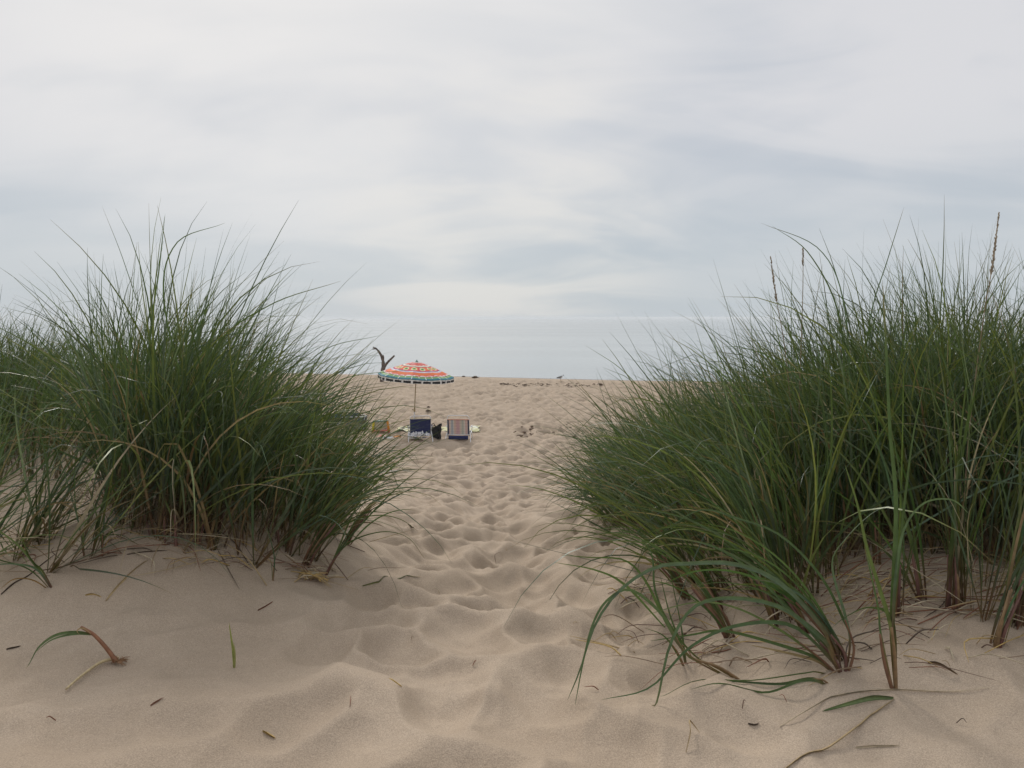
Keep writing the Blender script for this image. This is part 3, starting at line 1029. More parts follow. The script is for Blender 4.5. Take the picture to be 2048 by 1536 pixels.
def wagon():
    g = ground_at(694, 861)
    t = thing('folding_wagon', 'dark navy cloth folding wagon loaded with gear, mostly hidden behind the left grass', 'wagon', (g.x, g.y + .25, g.z), math.radians(4))
    L_, W_, z0, z1 = 1.06, .50, .14, .40
    b = MB()
    b.grid(lambda a, c: Vector(((a-.5)*L_, -W_/2 - .012*math.sin(a*21)*math.sin(c*3.1), z0+(z1-z0)*c)), 30, 8, thick=.008)
    b.grid(lambda a, c: Vector(((.5-a)*L_, W_/2, z0+(z1-z0)*c)), 20, 8, thick=.008)
    b.grid(lambda a, c: Vector((L_/2, (a-.5)*W_, z0+(z1-z0)*c)), 10, 8, thick=.008)
    b.grid(lambda a, c: Vector((-L_/2, (.5-a)*W_, z0+(z1-z0)*c)), 10, 8, thick=.008)
    b.grid(lambda a, c: Vector(((a-.5)*L_, (c-.5)*W_, z0)), 8, 6, thick=.008)
    b.build('fabric_body', DENIM, t)
    f = MB()
    f.tube(round_path([(-L_/2, -W_/2, z1+.012), (L_/2, -W_/2, z1+.012), (L_/2, W_/2, z1+.012), (-L_/2, W_/2, z1+.012), (-L_/2, -W_/2, z1+.012)], .04, 4), .013, 8)
    for sx in (-1, 1):
        for sy in (-1, 1): f.tube([(sx*L_/2, sy*W_/2, z1), (sx*(L_/2-.05), sy*W_/2, .08)], .012, 7)
        f.tube([(sx*(L_/2-.05), -W_/2-.03, .08), (sx*(L_/2-.05), W_/2+.03, .08)], .012, 7)
    f.build('frame', GREY_METAL, t)
    for sx in (-1, 1):
        for sy in (-1, 1):
            c = Vector((sx*(L_/2-.05), sy*(W_/2+.04), .08))
            w_ = MB().tube([c+Vector((0, -.032, 0)), c+Vector((0, -.025, 0)), c+Vector((0, .025, 0)), c+Vector((0, .032, 0))], [.07, .085, .085, .07], 20).build('wheel', BLACK_RUBBER, t)
            MB().tube([c+Vector((0, -.036, 0)), c+Vector((0, .036, 0))], .04, 14).build('hub', GREY_METAL, w_)
    MB().tube(round_path([(L_/2+.0, 0, .10), (L_/2+.10, 0, .2), (L_/2-.05, -.05, .48)], .05, 4), .012, 7).build('pull_handle', GREY_METAL, t)
    # the load
    def bag(nm, lab, cat, x, y, s, mat, rz):
        p = Matrix.Rotation(math.radians(4), 3, 'Z') @ Vector((x, y, 0))
        tt = thing(nm, lab, cat, (g.x + p.x, g.y + .25 + p.y, g.z + .155), rz)
        m_ = MB()
        def sf(u, v):
            a = u * 2 * math.pi; e = .55
            tz = (v - .5) * 2
            rr = (1 - abs(tz)**4 * .35)
            return Vector((s[0]/2*rr*math.copysign(abs(math.cos(a))**e, math.cos(a)), s[1]/2*rr*math.copysign(abs(math.sin(a))**e, math.sin(a)), s[2]*v + .008*math.sin(a*5+v*8)))
        m_.grid(sf, 28, 12)
        m_.grid(lambda u, v: Vector(((u-.5)*s[0]*.7, (v-.5)*s[1]*.7, s[2]+.004)), 4, 4)
        m_.grid(lambda u, v: Vector(((u-.5)*s[0]*.7, (v-.5)*s[1]*.7, .004)), 4, 4)
        m_.build('bag_body', mat, tt)
        MB().tube(catmull([(-s[0]*.25, 0, s[2]-.01), (-s[0]*.2, 0, s[2]+.05), (s[0]*.2, 0, s[2]+.05), (s[0]*.25, 0, s[2]-.01)], 12), .012, 6).build('handle', mat, tt)
    bag('cooler_bag', 'bright blue soft cooler bag standing in the left end of the navy wagon', 'bag', -.33, -.05, (.30, .26, .34), mat_simple('bright_blue_nylon', (.015, .055, .33), .5, 0, .1), .1)
    bag('duffel_bag', 'dark slate grey bag standing in the right part of the navy wagon', 'bag', .20, -.02, (.42, .28, .36), DENIM, -.1)


wagon()


def umbrella():
    base = ground_at(827, 866)
    by = base.y
    top = at(833.5, 723.5, by)
    t = thing('beach_umbrella', 'colourful beach umbrella with red orange patterned canopy and teal striped edge, slightly tilted', 'umbrella', (base.x, by, base.z))
    ax = (top - base)
    Lp = ax.length; ax.normalize()
    tl = Vector((0.065, -0.02, 1)).normalized()              # the canopy leans a little further right
    low, upp = base - base + ax * -.25, ax * 0.62
    mt_low = mat_simple('white_pole', (0.62, 0.62, 0.60), .4, 0, .05)
    MB().tube([low, ax * .70], .019, 10).build('pole', mt_low, t)
    hub = ax * (Lp - .02)
    MB().tube([ax * .60, hub], .0155, 10).build('pole', mat_simple('tan_pole', (0.42, 0.36, 0.24), .45, 0, .08), t)
    kn = MB().tube([ax * .63, ax * .65, ax * .73, ax * .75], [.018, .028, .028, .018], 10)
    kn.tube([ax*.69 + Vector((-.015, 0, 0)), ax*.69 + Vector((-.05, -.02, .0)), ax*.69 + Vector((-.07, -.02, .03))], [.012, .016, .010], 7)
    kn.build('clamp', mat_simple('tan_plastic', (0.38, 0.30, 0.16), .45), t)
    R = 1.12; hgt = .40
    q = Vector((0, 0, 1)).rotation_difference(tl)
    NR, NA, G = 64, 320, 8
    def pt(rho, a):
        k = a / (2*math.pi) * G
        fr = k - math.floor(k)
        dip = math.sin(math.pi * fr)                      # between ribs the cloth pulls in
        r = R * rho * (1 - .055 * dip * rho)
        z = -hgt * rho ** 1.22 - .035 * dip * rho * (1 - .2*rho)
        return Vector((r * math.cos(a), r * math.sin(a), z))
    CORAL, RED, PINK, ORANGE = (.62, .115, .075), (.56, .050, .040), (.58, .045, .12), (.68, .15, .025)
    CREAM, SAGE, PURP, LILAC = (.66, .60, .50), (.42, .46, .38), (.055, .03, .07), (.46, .40, .50)
    GREEN, DGREEN, YEL, TEAL, WHITE, BLACK = (.20, .36, .11), (.06, .18, .05), (.60, .60, .16), (.010, .135, .19), (.72, .72, .70), (.012, .012, .016)
    def pattern(v, u):
        n = u * 14
        h_ = math.sin(math.floor(u*64)*12.9898 + math.floor(v*70)*78.233) * 43758.5453; h_ -= math.floor(h_)
        if v < .05: return (.22, .30, .26)
        if v < .11: return (.50, .52, .48) if h_ > .25 else (.08, .10, .09)
        if v < .30:
            if h_ > .93: return WHITE
            if h_ < .08: return (.10, .05, .08)
            return CORAL if math.sin(u*2*math.pi*40 + v*30) > -.2 else RED
        if v < .36: return CREAM if v < .345 else SAGE
        if v < .375: return PURP
        if v < .60:
            c = math.floor(n) + .5
            du = (n - c) / .36; dv = (v - .487) / .088
            d = math.hypot(du, dv)
            if d < .38: return DGREEN
            if d < .58: return GREEN
            if d < .80: return YEL
            if d < .92: return WHITE
            if v > .555: return PINK
            return RED if math.sin(u*2*math.pi*24 + 1.5) > 0 else ORANGE
        if v < .625: return PURP if v < .61 else LILAC
        if v < .665: return LILAC if h_ < .75 else WHITE
        if v < .865:
            s_ = abs(math.sin(u * math.pi * 28))
            lim = .875 - .05 * s_
            if v > lim: return WHITE if h_ < .6 else CORAL
            if v > lim - .02: return (.75, .70, .66)
            if h_ > .93: return PINK
            return ORANGE if v < .78 else CORAL
        if v < .88: return BLACK
        if v < .93:
            f_ = (u * 32) % 1
            return WHITE if f_ < .06 else GREEN
        f_ = (u * 16) % 1
        return WHITE if (f_ < .03) else (TEAL if v < .975 else (.02, .18, .22))
    def cloth(name, mat, grid_fn, nr, na, colfn, parent, th=.004):
        P = np.zeros((nr + 1, na, 3))
        for i in range(nr + 1):
            for j in range(na): P[i, j] = grid_fn(i / nr, j / na * 2 * math.pi)
        V = P.reshape(-1, 3)
        # split faces so that each keeps its own printed colour
        I, J = np.meshgrid(np.arange(nr), np.arange(na), indexing='ij'); Jn = (J + 1) % na
        quads = np.stack([I*na+J, (I+1)*na+J, (I+1)*na+Jn, I*na+Jn], -1).reshape(-1, 4)
        VV = V[quads.ravel()]
        FF = np.arange(len(VV)).reshape(-1, 4)
        cc = np.array([colfn((i + .5) / nr, (j + .5) / na) for i in range(nr) for j in range(na)])
        C = np.repeat(cc, 4, 0)
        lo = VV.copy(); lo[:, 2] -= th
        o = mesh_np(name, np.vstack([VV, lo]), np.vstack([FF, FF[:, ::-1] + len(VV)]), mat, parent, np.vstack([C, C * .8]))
        return o
    can = cloth('canopy', TINT, lambda v, a: pt(v, a), NR, NA, pattern, t)
    can.location = hub + tl * .03; can.rotation_mode = 'QUATERNION'; can.rotation_quaternion = q
    def val_pt(v, a):
        p0 = pt(1, a)
        k = a / (2*math.pi) * G; fr = k - math.floor(k)
        drop = (.145 - .03 * math.sin(math.pi * fr)) * v
        return p0 + Vector((math.cos(a)*.012*math.sin(a*40)*v, math.sin(a)*.012*math.sin(a*40)*v, -drop))
    def val_col(v, u):
        f_ = (u * 24) % 1
        if v < .14: return TEAL
        if v < .38: return WHITE
        if v < .90: return WHITE if f_ < .24 else BLACK
        return WHITE if v > .94 else BLACK
    va = cloth('valance', TINT, val_pt, 12, 240, val_col, can, .0)
    rb = mat_simple('rib_steel', (.45, .45, .45), .35, .5)
    for k in range(G):
        a = 2 * math.pi * k / G
        MB().tube([pt(r_, a) + Vector((0, 0, -.012)) for r_ in (.02, .25, .5, .75, 1.0)], .006, 6).build('rib', rb, can)
    MB().tube([(0, 0, -.02), (0, 0, .01), (0, 0, .03), (0, 0, .055)], [.04, .035, .014, .006], 10).build('finial', mat_simple('green_plastic', (.10, .22, .18), .4), can)


umbrella()

# ------------------------------------------------------------------ driftwood, gull, debris
def driftwood():
    base = ground_at(764, 763)
    d = base.y
    mb = MB()
    rnd = random.Random(3)
    def lump(pts, rad, seed):
        P = [Vector(p) for p in pts]
        c = catmull(P, 26)
        rr = [np.interp(i / 26 * (len(rad)-1), range(len(rad)), rad) * (1 + .10 * math.sin(i * 1.7 + seed) + .05*math.sin(i*4.1+seed)) for i in range(27)]
        mb.tube([p - Vector((base.x, base.y, base.z)) for p in c], rr, 12)
    def A(px, py, dd=0): return at(px, py, d + dd)
    lump([base + Vector((0, 0, -.3)), A(764, 757), A(765, 745), A(766.5, 733, .05), A(766, 722, .1), A(763, 712, .1), A(757.5, 703, .05), A(752, 697, 0), A(750, 695.5, 0)],
         [.125, .12, .115, .105, .085, .075, .058, .045, .03], 1)
    lump([A(766, 741), A(770, 732, -.1), A(776, 724, -.25), A(783, 717, -.4), A(788.5, 711.5, -.5)], [.085, .072, .064, .055, .045], 2)
    lump([A(766, 722, .1), A(767, 715, .05), A(766.3, 710.5, 0)], [.06, .042, .03], 3)
    lump([A(752, 697.5), A(747.5, 695, 0), A(746.6, 693.6, 0)], [.035, .03, .045], 4)
    lump([A(750, 698), A(746.5, 698, .05), A(745.2, 698.7, .05)], [.03, .025, .045], 5)
    m = mat_simple('weathered_wood', (.115, .088, .072), .85, 0, .45, 9, .8, 30)
    o = mb.build('driftwood', m, None, True, base)
    tag(o, 'forked weathered driftwood trunk standing upright in the sand near the water', 'driftwood')


driftwood()


def gull():
    g = ground_at(1121, 762.0)
    t = thing('gull', 'small gull standing in profile facing right at the water edge', 'gull', g)
    GREY, WHT, DARK = (.16, .17, .18), (.50, .50, .49), (.03, .03, .03)
    st = [(-.215, .155, .008, .006, GREY), (-.17, .165, .022, .014, GREY), (-.11, .185, .045, .038, (.40, .41, .41)), (-.04, .20, .062, .062, WHT), (.03, .212, .064, .066, WHT),
          (.085, .232, .048, .054, WHT), (.112, .265, .032, .036, WHT), (.120, .298, .028, .030, WHT), (.132, .322, .031, .030, (.12, .12, .12)), (.155, .326, .022, .020, (.12, .12, .12)),
          (.178, .320, .010, .010, DARK), (.205, .314, .003, .004, DARK)]
    mb = MB(); n = 14; V = []; F = []
    for k, (x, z, ry, rz_, c) in enumerate(st):
        for i in range(n):
            a = 2*math.pi*i/n
            V.append((Vector((x, ry*math.cos(a), z + rz_*math.sin(a))), c))
    for k in range(len(st)-1):
        for i in range(n): F.append((k*n+i, k*n+(i+1) % n, (k+1)*n+(i+1) % n, (k+1)*n+i))
    F.append(tuple(range(n))[::-1]); F.append(tuple((len(st)-1)*n+i for i in range(n)))
    mb.v = [tuple(p) for p, _ in V]; mb.f = F; mb.c = [c for _, c in V]
    mb.build('body', TINT, t)
    for sy in (-1, 1):
        MB().grid(lambda a, b: Vector((.07 - .30*a, sy*(.060*math.sin(math.pi*(.25+.6*(1-a))) + .010), .245 - .075*a + (b-.5)*(.095*(1-a)**.6+.012))), 12, 5, thick=.008, col=GREY).build('wing', TINT, t)
        lg = MB().tube([(.01, sy*.025, .16), (.005, sy*.025, .09), (.012, sy*.025, .005)], [.010, .007, .006], 6, col=(.18, .15, .05))
        lg.grid(lambda a, b: Vector((.0 + .055*a, sy*.025 + (b-.5)*.05*a, .006)), 3, 3, thick=.004, col=(.18, .15, .05))
        lg.build('leg', TINT, t)


gull()

DEBRIS = mat_simple('dark_plant_debris', (.10, .066, .042), .9, 0, .5, 20)


def wrack():
    rnd = random.Random(21)
    mb = MB()
    for k in range(150):
        u = rnd.random() ** 1.25
        px = 1000 + u * 205; py = 769.8 + 3.6 * u + rnd.gauss(0, .8) + (1.4 if rnd.random() < .3 else 0)
        g = ground_at(px, py, False)
        z = h1(g.x, g.y)
        a = rnd.gauss(0, .7); L_ = rnd.uniform(.05, .40) * (1 - .5*u)
        d = Vector((math.cos(a), math.sin(a), rnd.uniform(-.05, .2))) * L_ / 2
        c = Vector((g.x, g.y, z + .015))
        mb.tube([c - d, c + Vector((0, 0, .02)), c + d], [rnd.uniform(.006, .02), rnd.uniform(.008, .024), .005], 5)
    o = mb.build('wrack_line', DEBRIS)
    tag(o, 'thin dark line of washed up twigs and reed bits along the upper beach', 'debris', kind='stuff')
    for px, py, s_, lab in ((1200, 770.5, .16, 'small dark piece of driftwood lying right of the debris line near the water'),
                            (950, 756.3, .20, 'flat dark driftwood chunk at the crest of the beach left of the gull'),
                            (927, 754.3, .13, 'little grey lump poking above the beach crest right of the umbrella'),
                            (857, 814.5, .07, 'upper of two dark scraps on the sand right of the umbrella pole'),
                            (856, 822.5, .09, 'lower of two dark scraps on the sand right of the umbrella pole')):
        g = ground_at(px, py)
        m_ = MB()
        pts = [Vector((-s_, 0, .0)), Vector((-s_*.4, .02, s_*.28)), Vector((s_*.3, -.01, s_*.36)), Vector((s_*.7, .0, s_*.16)), Vector((s_*1.3, .03, .0))]
        m_.tube(catmull(pts, 12), [s_*q for q in (.10, .2, .26, .3, .32, .34, .33, .3, .26, .2, .14, .1, .06)], 8)
        o = m_.build('driftwood_scrap', DEBRIS, None, True, g)
        tag(o, lab, 'driftwood')


wrack()


def clods():
    rnd = random.Random(4)
    damp = mat_simple('damp_sand', (.175, .122, .085), .95, 0, .25, 40, .6, 90)
    mb = MB()
    for k in range(120):
        a = rnd.choice((.4, 1.3, 2.4, 3.5, 4.0, 4.8)) + rnd.gauss(0, .3); r = rnd.gauss(1.0, .16) if rnd.random() < .7 else rnd.random() ** .5
        x = 1.45 + 1.25 * r * math.cos(a); y = 23.3 + .95 * r * math.sin(a)
        s_ = .010 + .055 * rnd.random() ** 3
        mb.ellipsoid((x, y, h1(x, y) + s_ * .25), (s_ * rnd.uniform(.9, 1.7), s_, s_ * .6), 8, 5, .5, rnd=rnd)
    o = mb.build('sand_clods', damp)
    tag(o, 'dark damp clods of sand thrown up around a dug hollow on the beach', 'sand clods', kind='stuff')


clods()


# ------------------------------------------------------------------ single shoots in front of the stands
def ribbon_path(mb, pts, w, cbase, cbody, ctip, n=22, twist=0.0, tw1=0.4, a0=.10, a1=.26, wmin=.35, fold=.22, straight=False):
    c = catmull(pts, n)
    V = []; Cc = []; F = []
    prev = None
    for i, p in enumerate(c):
        t = (c[min(i+1, n)] - c[max(i-1, 0)]).normalized()
        s_ = i / n
        sd = t.cross(Vector((0, 1, 0.15)))
        if sd.length < 1e-3: sd = Vector((1, 0, 0))
        sd.normalize()
        if prev is not None and sd.dot(prev) < 0: sd = -sd
        prev = sd
        nn = t.cross(sd).normalized()
        a = twist + tw1 * s_
        side = sd * math.cos(a) + nn * math.sin(a)
        nrm = t.cross(side)
        prof = (min(1, wmin + 2.0 * s_) * max(0, 1 - s_) ** .55) if not straight else (0.6 + .4*math.sin(s_*9)) * (1 - .5*s_)
        ww = max(w * prof, .0006)
        V += [p - side * ww / 2, p - nrm * ww * fold, p + side * ww / 2]
        k = min(max((s_ - a0) / max(a1 - a0, 1e-3), 0), 1); k2 = min(max((s_ - .82) / .18, 0), 1)
        col = [cbase[q] * (1-k) + cbody[q] * k for q in range(3)]
        col = tuple(col[q] * (1-k2) + ctip[q] * k2 for q in range(3))
        Cc += [col] * 3
    for i in range(n):
        b = i * 3
        F += [(b, b+1, b+4, b+3), (b+1, b+2, b+5, b+4)]
    base = len(mb.v)
    mb.v += [tuple(v) for v in V]; mb.f += [tuple(base + q for q in f) for f in F]; mb.c += Cc


GRN = [(.075, .120, .034), (.058, .098, .036), (.105, .140, .038), (.080, .125, .065), (.052, .085, .030)]
BRN = [(.17, .085, .045), (.14, .065, .050), (.21, .13, .06)]
rs = random.Random(77)


def path3(base, pix, d0, doff, clamp=True):
    """photo pixels to 3-D points, depth drifting by doff metres from the base to the tip"""
    out = [Vector(base)]
    for k, (px, py) in enumerate(pix):
        p = at(px, py, d0 + doff * (k + 1) / len(pix))
        if clamp:
            if p.z > float(H0(np.array([p.x]), np.array([p.y]))[0]) + .15:
                out.append(p); continue
            g = h1(p.x, p.y) + .006
            if p.z < g: p = p + Vector((0, 0, g - p.z))
        out.append(p)
    return out


def shoot(label, base_px, leaves, stem=None, group=None, name='grass_shoot', width=.013):
    """one plant: an Empty at its foot, a red brown stem and each leaf as parts"""
    g = ground_at(*base_px)
    t = thing(name, label, 'grass shoot', (g.x, g.y, g.z), 0, group)
    off = Vector((g.x, g.y, g.z))
    foot = g - Vector((0, 0, .04))
    if stem:
        for q, st in enumerate(stem):
            pts = path3(foot, st['p'], g.y, st.get('d', 0), False)
            mb = MB(); c = catmull(pts, 12)
            r = st.get('r', .0055)
            mb.tube([p - off for p in c], [r * (1 - .45 * i / 12) for i in range(13)], 7, col=rs.choice(BRN))
            mb.build('stem', STRAW, t)
    for lf in leaves:
        start = foot
        pix = lf['p']
        if lf.get('from'):
            d_ = g.y + lf.get('d0', 0)
            start = at(*pix[0], d_); pix = pix[1:]
        pts = path3(start, pix, g.y + lf.get('d0', 0), lf.get('d', 0.0))
        mb = MB()
        dry = lf.get('dry', False)
        body = lf.get('c') or (rs.choice([(.34, .24, .12), (.30, .16, .05)]) if dry else rs.choice(GRN))
        k = .9 + .25 * rs.random()
        body = tuple(k * q for q in body)
        tip = tuple(1.1 * q for q in body) if rs.random() < .7 else (.22, .16, .07)
        ribbon_path(mb, [p - off for p in pts], lf.get('w', width), body if lf.get('from') else rs.choice(BRN), body, tip, 26, rs.uniform(-.5, .5), rs.uniform(-.8, .8))
        mb.build('leaf', LEAF, t)
    return t


def L(*p, **k):
    k['p'] = list(p); return k


shoot('low tuft sprawling left over the sand at front right, long leaves arching to the ground', (1690, 1342), [
    L((1660, 1318), (1581, 1250), (1470, 1252), (1378, 1296), (1300, 1375), (1202, 1481), d=-.12, w=.016),
    L((1640, 1345), (1604, 1347), (1503, 1361), (1396, 1403), (1331, 1440), (1317, 1490), d=-.10, w=.015),
    L((1662, 1308), (1646, 1278), (1563, 1215), (1461, 1196), (1387, 1215), (1340, 1290), (1315, 1400), (1301, 1530), d=-.18, w=.017),
    L((1660, 1290), (1640, 1250), (1560, 1165), (1470, 1128), (1380, 1127), (1310, 1135), (1240, 1180), (1190, 1250), (1160, 1340), (1135, 1430), d=-.05, w=.018, c=(.085, .125, .08)),
    L((1700, 1280), (1685, 1235), (1640, 1150), (1560, 1070), (1470, 1035), (1400, 1020), (1330, 1060), d=.15, w=.013),
    L((1700, 1285), (1690, 1230), (1664, 1130), (1690, 1080), (1740, 1030), (1776, 1012), d=.1, w=.018, c=(.10, .145, .08)),
    L((1650, 1290), (1600, 1240), (1500, 1140), (1420, 1090), (1330, 1075), d=.1),
    L((1640, 1320), (1560, 1290), (1450, 1262), (1380, 1270), (1300, 1282), d=.06, w=.014),
    L((1640, 1325), (1600, 1312), (1540, 1298), (1500, 1290), d=.1, dry=True),
    L((1660, 1270), (1570, 1170), (1480, 1100), (1380, 1040), (1250, 1010), d=.2),
    L((1650, 1300), (1590, 1230), (1520, 1180), (1430, 1165), (1330, 1190), d=.2, w=.012),
    L((1640, 1318), (1560, 1260), (1470, 1215), (1390, 1205), (1290, 1230), d=.1, w=.012),
], stem=[dict(p=[(1672, 1322), (1640, 1285)], r=.006), dict(p=[(1690, 1312), (1662, 1270)], r=.006), dict(p=[(1708, 1300), (1690, 1240)], r=.005), dict(p=[(1650, 1325), (1600, 1285)], r=.005)])
shoot('flattened shoot lying left on the sand just below the sprawling tuft, two leaves', (1675, 1366), [
    L((1640, 1364), (1600, 1362), (1530, 1385), (1440, 1405), (1378, 1422), d=-.06, w=.015),
    L((1630, 1358), (1560, 1368), (1480, 1380), (1400, 1385), d=.05, w=.012)], stem=[dict(p=[(1650, 1362), (1625, 1358)], r=.004)])
shoot('thin bent brown shoot leaning left from the sand, between sprawling tuft and path', (1505, 1355), [
    L((1424, 1330), (1375, 1310), (1330, 1240), (1290, 1160), (1248, 1120), (1180, 1115), (1120, 1110), d=.15, w=.013),
    L((1375, 1310), (1325, 1230), (1262, 1180), (1215, 1200), (1185, 1250), (1165, 1330), (1150, 1440), d=-.15, w=.014),
    L((1400, 1320), (1340, 1250), (1310, 1180), (1300, 1100), (1240, 1060), (1150, 1080), d=.25, w=.012),
    L((1330, 1255), (1250, 1170), (1190, 1140), (1110, 1125), d=.1, w=.011, **{'from': True})],
    stem=[dict(p=[(1440, 1335), (1378, 1312), (1340, 1255)], r=.005)])
shoot('short dark shoot pair left of the thin bent brown shoot', (1376, 1331), [
    L((1350, 1300), (1325, 1270), (1290, 1256), d=0, w=.009), L((1362, 1290), (1340, 1230), (1320, 1150), d=.1, w=.011), L((1368, 1300), (1360, 1240), (1330, 1100), d=.1, w=.011)],
    stem=[dict(p=[(1358, 1310), (1345, 1290)], r=.004)])
shoot('twin stemmed tall shoot standing alone in the sand at front right', (1793, 1378), [
    L((1783, 1262), (1788, 1150), (1792, 1000), (1780, 860), (1772, 690), (1765, 560), d=.1, w=.018),
    L((1783, 1265), (1760, 1180), (1735, 1100), (1715, 1010), (1690, 930), d=.05, w=.018),
    L((1786, 1240), (1795, 1120), (1812, 1050), (1850, 1005), (1905, 1000), (1940, 1030), d=.1, w=.014),
    L((1762, 1270), (1757, 1220), (1740, 1140), (1728, 1090), d=0, w=.012),
    L((1787, 1230), (1800, 1100), (1812, 980), (1830, 850), (1860, 720), d=.15, w=.014),
    L((1785, 1245), (1740, 1215), (1690, 1235), (1660, 1260), d=.1, w=.016)],
    stem=[dict(p=[(1770, 1330), (1760, 1268)], r=.0065), dict(p=[(1790, 1320), (1783, 1255)], r=.007)])


def auto_shoot(label, base_px, lean, hgt, n, seed, width=.012, stems=3, spread=.5, droop=(.2, .9), name='grass_shoot', group=None):
    rr = random.Random(seed)
    g = ground_at(*base_px)
    t = thing(name, label, 'grass shoot', (g.x, g.y, g.z), 0, group)
    for q in range(stems):
        dx = rr.uniform(-.018, .018); dy = rr.uniform(-.02, .02)
        l_ = lean + rr.uniform(-.12, .12)
        MB().tube([(dx, dy, -.04), (dx + .07*l_, dy, .07), (dx + .20 * l_, dy, .20)], [.0065, .006, .0035], 7, col=rr.choice(BRN)).build('stem', STRAW, t)
    for q in range(n):
        dx = rr.uniform(-.018, .018); dy = rr.uniform(-.02, .02)
        az = rr.uniform(0, 6.283); th = abs(rr.gauss(0, spread * .35))
        vx = lean + th * math.cos(az); vy = th * math.sin(az)
        H_ = hgt * rr.uniform(.6, 1.05)
        dr = rr.uniform(*droop)
        pts = []; p = Vector((dx, dy, -.04))
        ang = math.hypot(vx, vy) * .5; a_ = math.atan2(vy, vx) if ang > 1e-4 else 0
        pts.append(p.copy())
        for k in range(8):
            u = (k + 1) / 8
            th_ = ang * (1 + u) + dr * u ** 2.4
            p = p + Vector((math.sin(th_) * math.cos(a_), math.sin(th_) * math.sin(a_), math.cos(th_))) * H_ / 8
            gz = h1(g.x + p.x, g.y + p.y) - g.z + .008
            p.z = max(p.z, gz) if k > 0 else p.z
            pts.append(p.copy())
        mb = MB()
        dry = rr.random() < .12
        body = rr.choice(DRY.tolist()) if dry else tuple(c * (.85 + .4 * rr.random()) for c in rr.choice(GRN))
        ribbon_path(mb, pts, width * rr.uniform(.7, 1.25), rr.choice(BRN), body, body if rr.random() < .7 else (.22, .16, .07), 22, rr.uniform(-1, 1), rr.uniform(-1, 1))
        mb.build('leaf', LEAF, t)
    return t


auto_shoot('thick upright bundle of red brown stems left of the nearest right edge shoots', (1905, 1215), .02, 1.32, 11, 1, .015, 6, .34, (.1, .6))
auto_shoot('shoot with red brown foot tilting right, closest to the right frame edge', (1992, 1292), .30, .85, 7, 2, .013, 4, .5)
auto_shoot('dark reddish single stemmed shoot rising right behind the twin stemmed shoot', (1797, 1233), -.02, 1.15, 5, 3, .012, 2, .35)
auto_shoot('fan of three brown stems between the twin stemmed shoot and the thick bundle', (1843, 1198), -.22, .95, 7, 4, .013, 3, .7)
auto_shoot('slanting shoot with many left swept leaves growing just behind the sprawling tuft', (1700, 1322), -.80, .85, 16, 21, .012, 5, .5, (.5, 1.3))
auto_shoot('left swept shoot between the sprawling tuft and the right stand front', (1620, 1262), -.70, .85, 12, 22, .011, 4, .5, (.4, 1.2))
auto_shoot('left swept shoot low over bare sand above the thin bent brown shoot', (1470, 1275), -.75, .72, 10, 23, .010, 4, .5, (.4, 1.2))
auto_shoot('left swept shoot at the path side corner of the right stand', (1380, 1195), -.78, .75, 11, 24, .010, 4, .5, (.4, 1.2))
auto_shoot('low right leaning shoot beside the straw heap at the left stand foot', (606, 1128), .75, .75, 12, 25, .010, 4, .5, (.4, 1.3))
auto_shoot('right leaning shoot behind the outermost shoot of the left stand', (690, 1085), .70, .70, 10, 26, .010, 4, .5, (.4, 1.3))
auto_shoot('leafy shoot at the very right edge behind the tilting shoot', (2040, 1250), .06, 1.3, 9, 5, .014, 5, .4)
auto_shoot('slim shoot at the left foot of the right stand nearest the path', (1448, 1222), -.55, .75, 7, 6, .011, 3, .5)
auto_shoot('slim brown shoot in the clear sand under the right stand, left of the stem fan', (1752, 1128), -.1, 1.0, 6, 7, .011, 2, .5)
auto_shoot('leaning shoot at the low front corner of the right stand above the sprawling tuft', (1560, 1250), -.5, .95, 9, 8, .013, 4, .6)

shoot('small green tuft lying low at the far left edge, its leaves pointing up left', (112, 1174), [
    L((70, 1130), (30, 1085), (-20, 1050), w=.013), L((60, 1140), (0, 1120), (-40, 1105), w=.014), L((80, 1145), (55, 1110), (52, 1094), (62, 1106), w=.010),
    L((70, 1162), (30, 1158), (0, 1178), d=-.03, w=.008, dry=True), L((85, 1142), (62, 1120), (40, 1070), (10, 1030), w=.012), L((75, 1140), (30, 1128), (-10, 1130), d=-.05, w=.012)],
    stem=[dict(p=[(90, 1152)], r=.005)])
shoot('left one of two thin dark stemmed shoots on the left dune foot, leaning left', (170, 1112), [
    L((160, 1060), (142, 990), (120, 920), (90, 830), w=.010, d=.1), L((166, 1080), (170, 1050), (178, 1048), (184, 1060), w=.009), L((162, 1070), (150, 1000), (150, 900), w=.009, d=.1)], stem=[dict(p=[(163, 1085)], r=.004)])
shoot('right one of two thin shoots on the left dune foot, side leaves spread right', (204, 1112), [
    L((207, 1060), (212, 980), (222, 900), (240, 800), w=.011, d=.1), L((206, 1080), (230, 1062), (270, 1052), w=.011), L((206, 1078), (240, 1070), (275, 1088), w=.007), L((202, 1075), (185, 1000), (160, 930), w=.010, d=.1)],
    stem=[dict(p=[(205, 1070)], r=.005)])
shoot('broad leaved shoot with a pale leaf folded sharply down at front of left stand', (352, 1092), [
    L((348, 1020), (344, 960), (356, 850), (375, 720), (400, 600), w=.017, d=.15), L((350, 1010), (346, 960), (352, 934), (363, 960), (369, 1020), (371, 1078), d=-.05, w=.017, c=(.13, .165, .075)),
    L((350, 1030), (335, 940), (330, 800), (318, 660), w=.013, d=.15), L((345, 1040), (325, 990), (310, 955), w=.011)], stem=[dict(p=[(351, 1060), (349, 1030)], r=.008)])
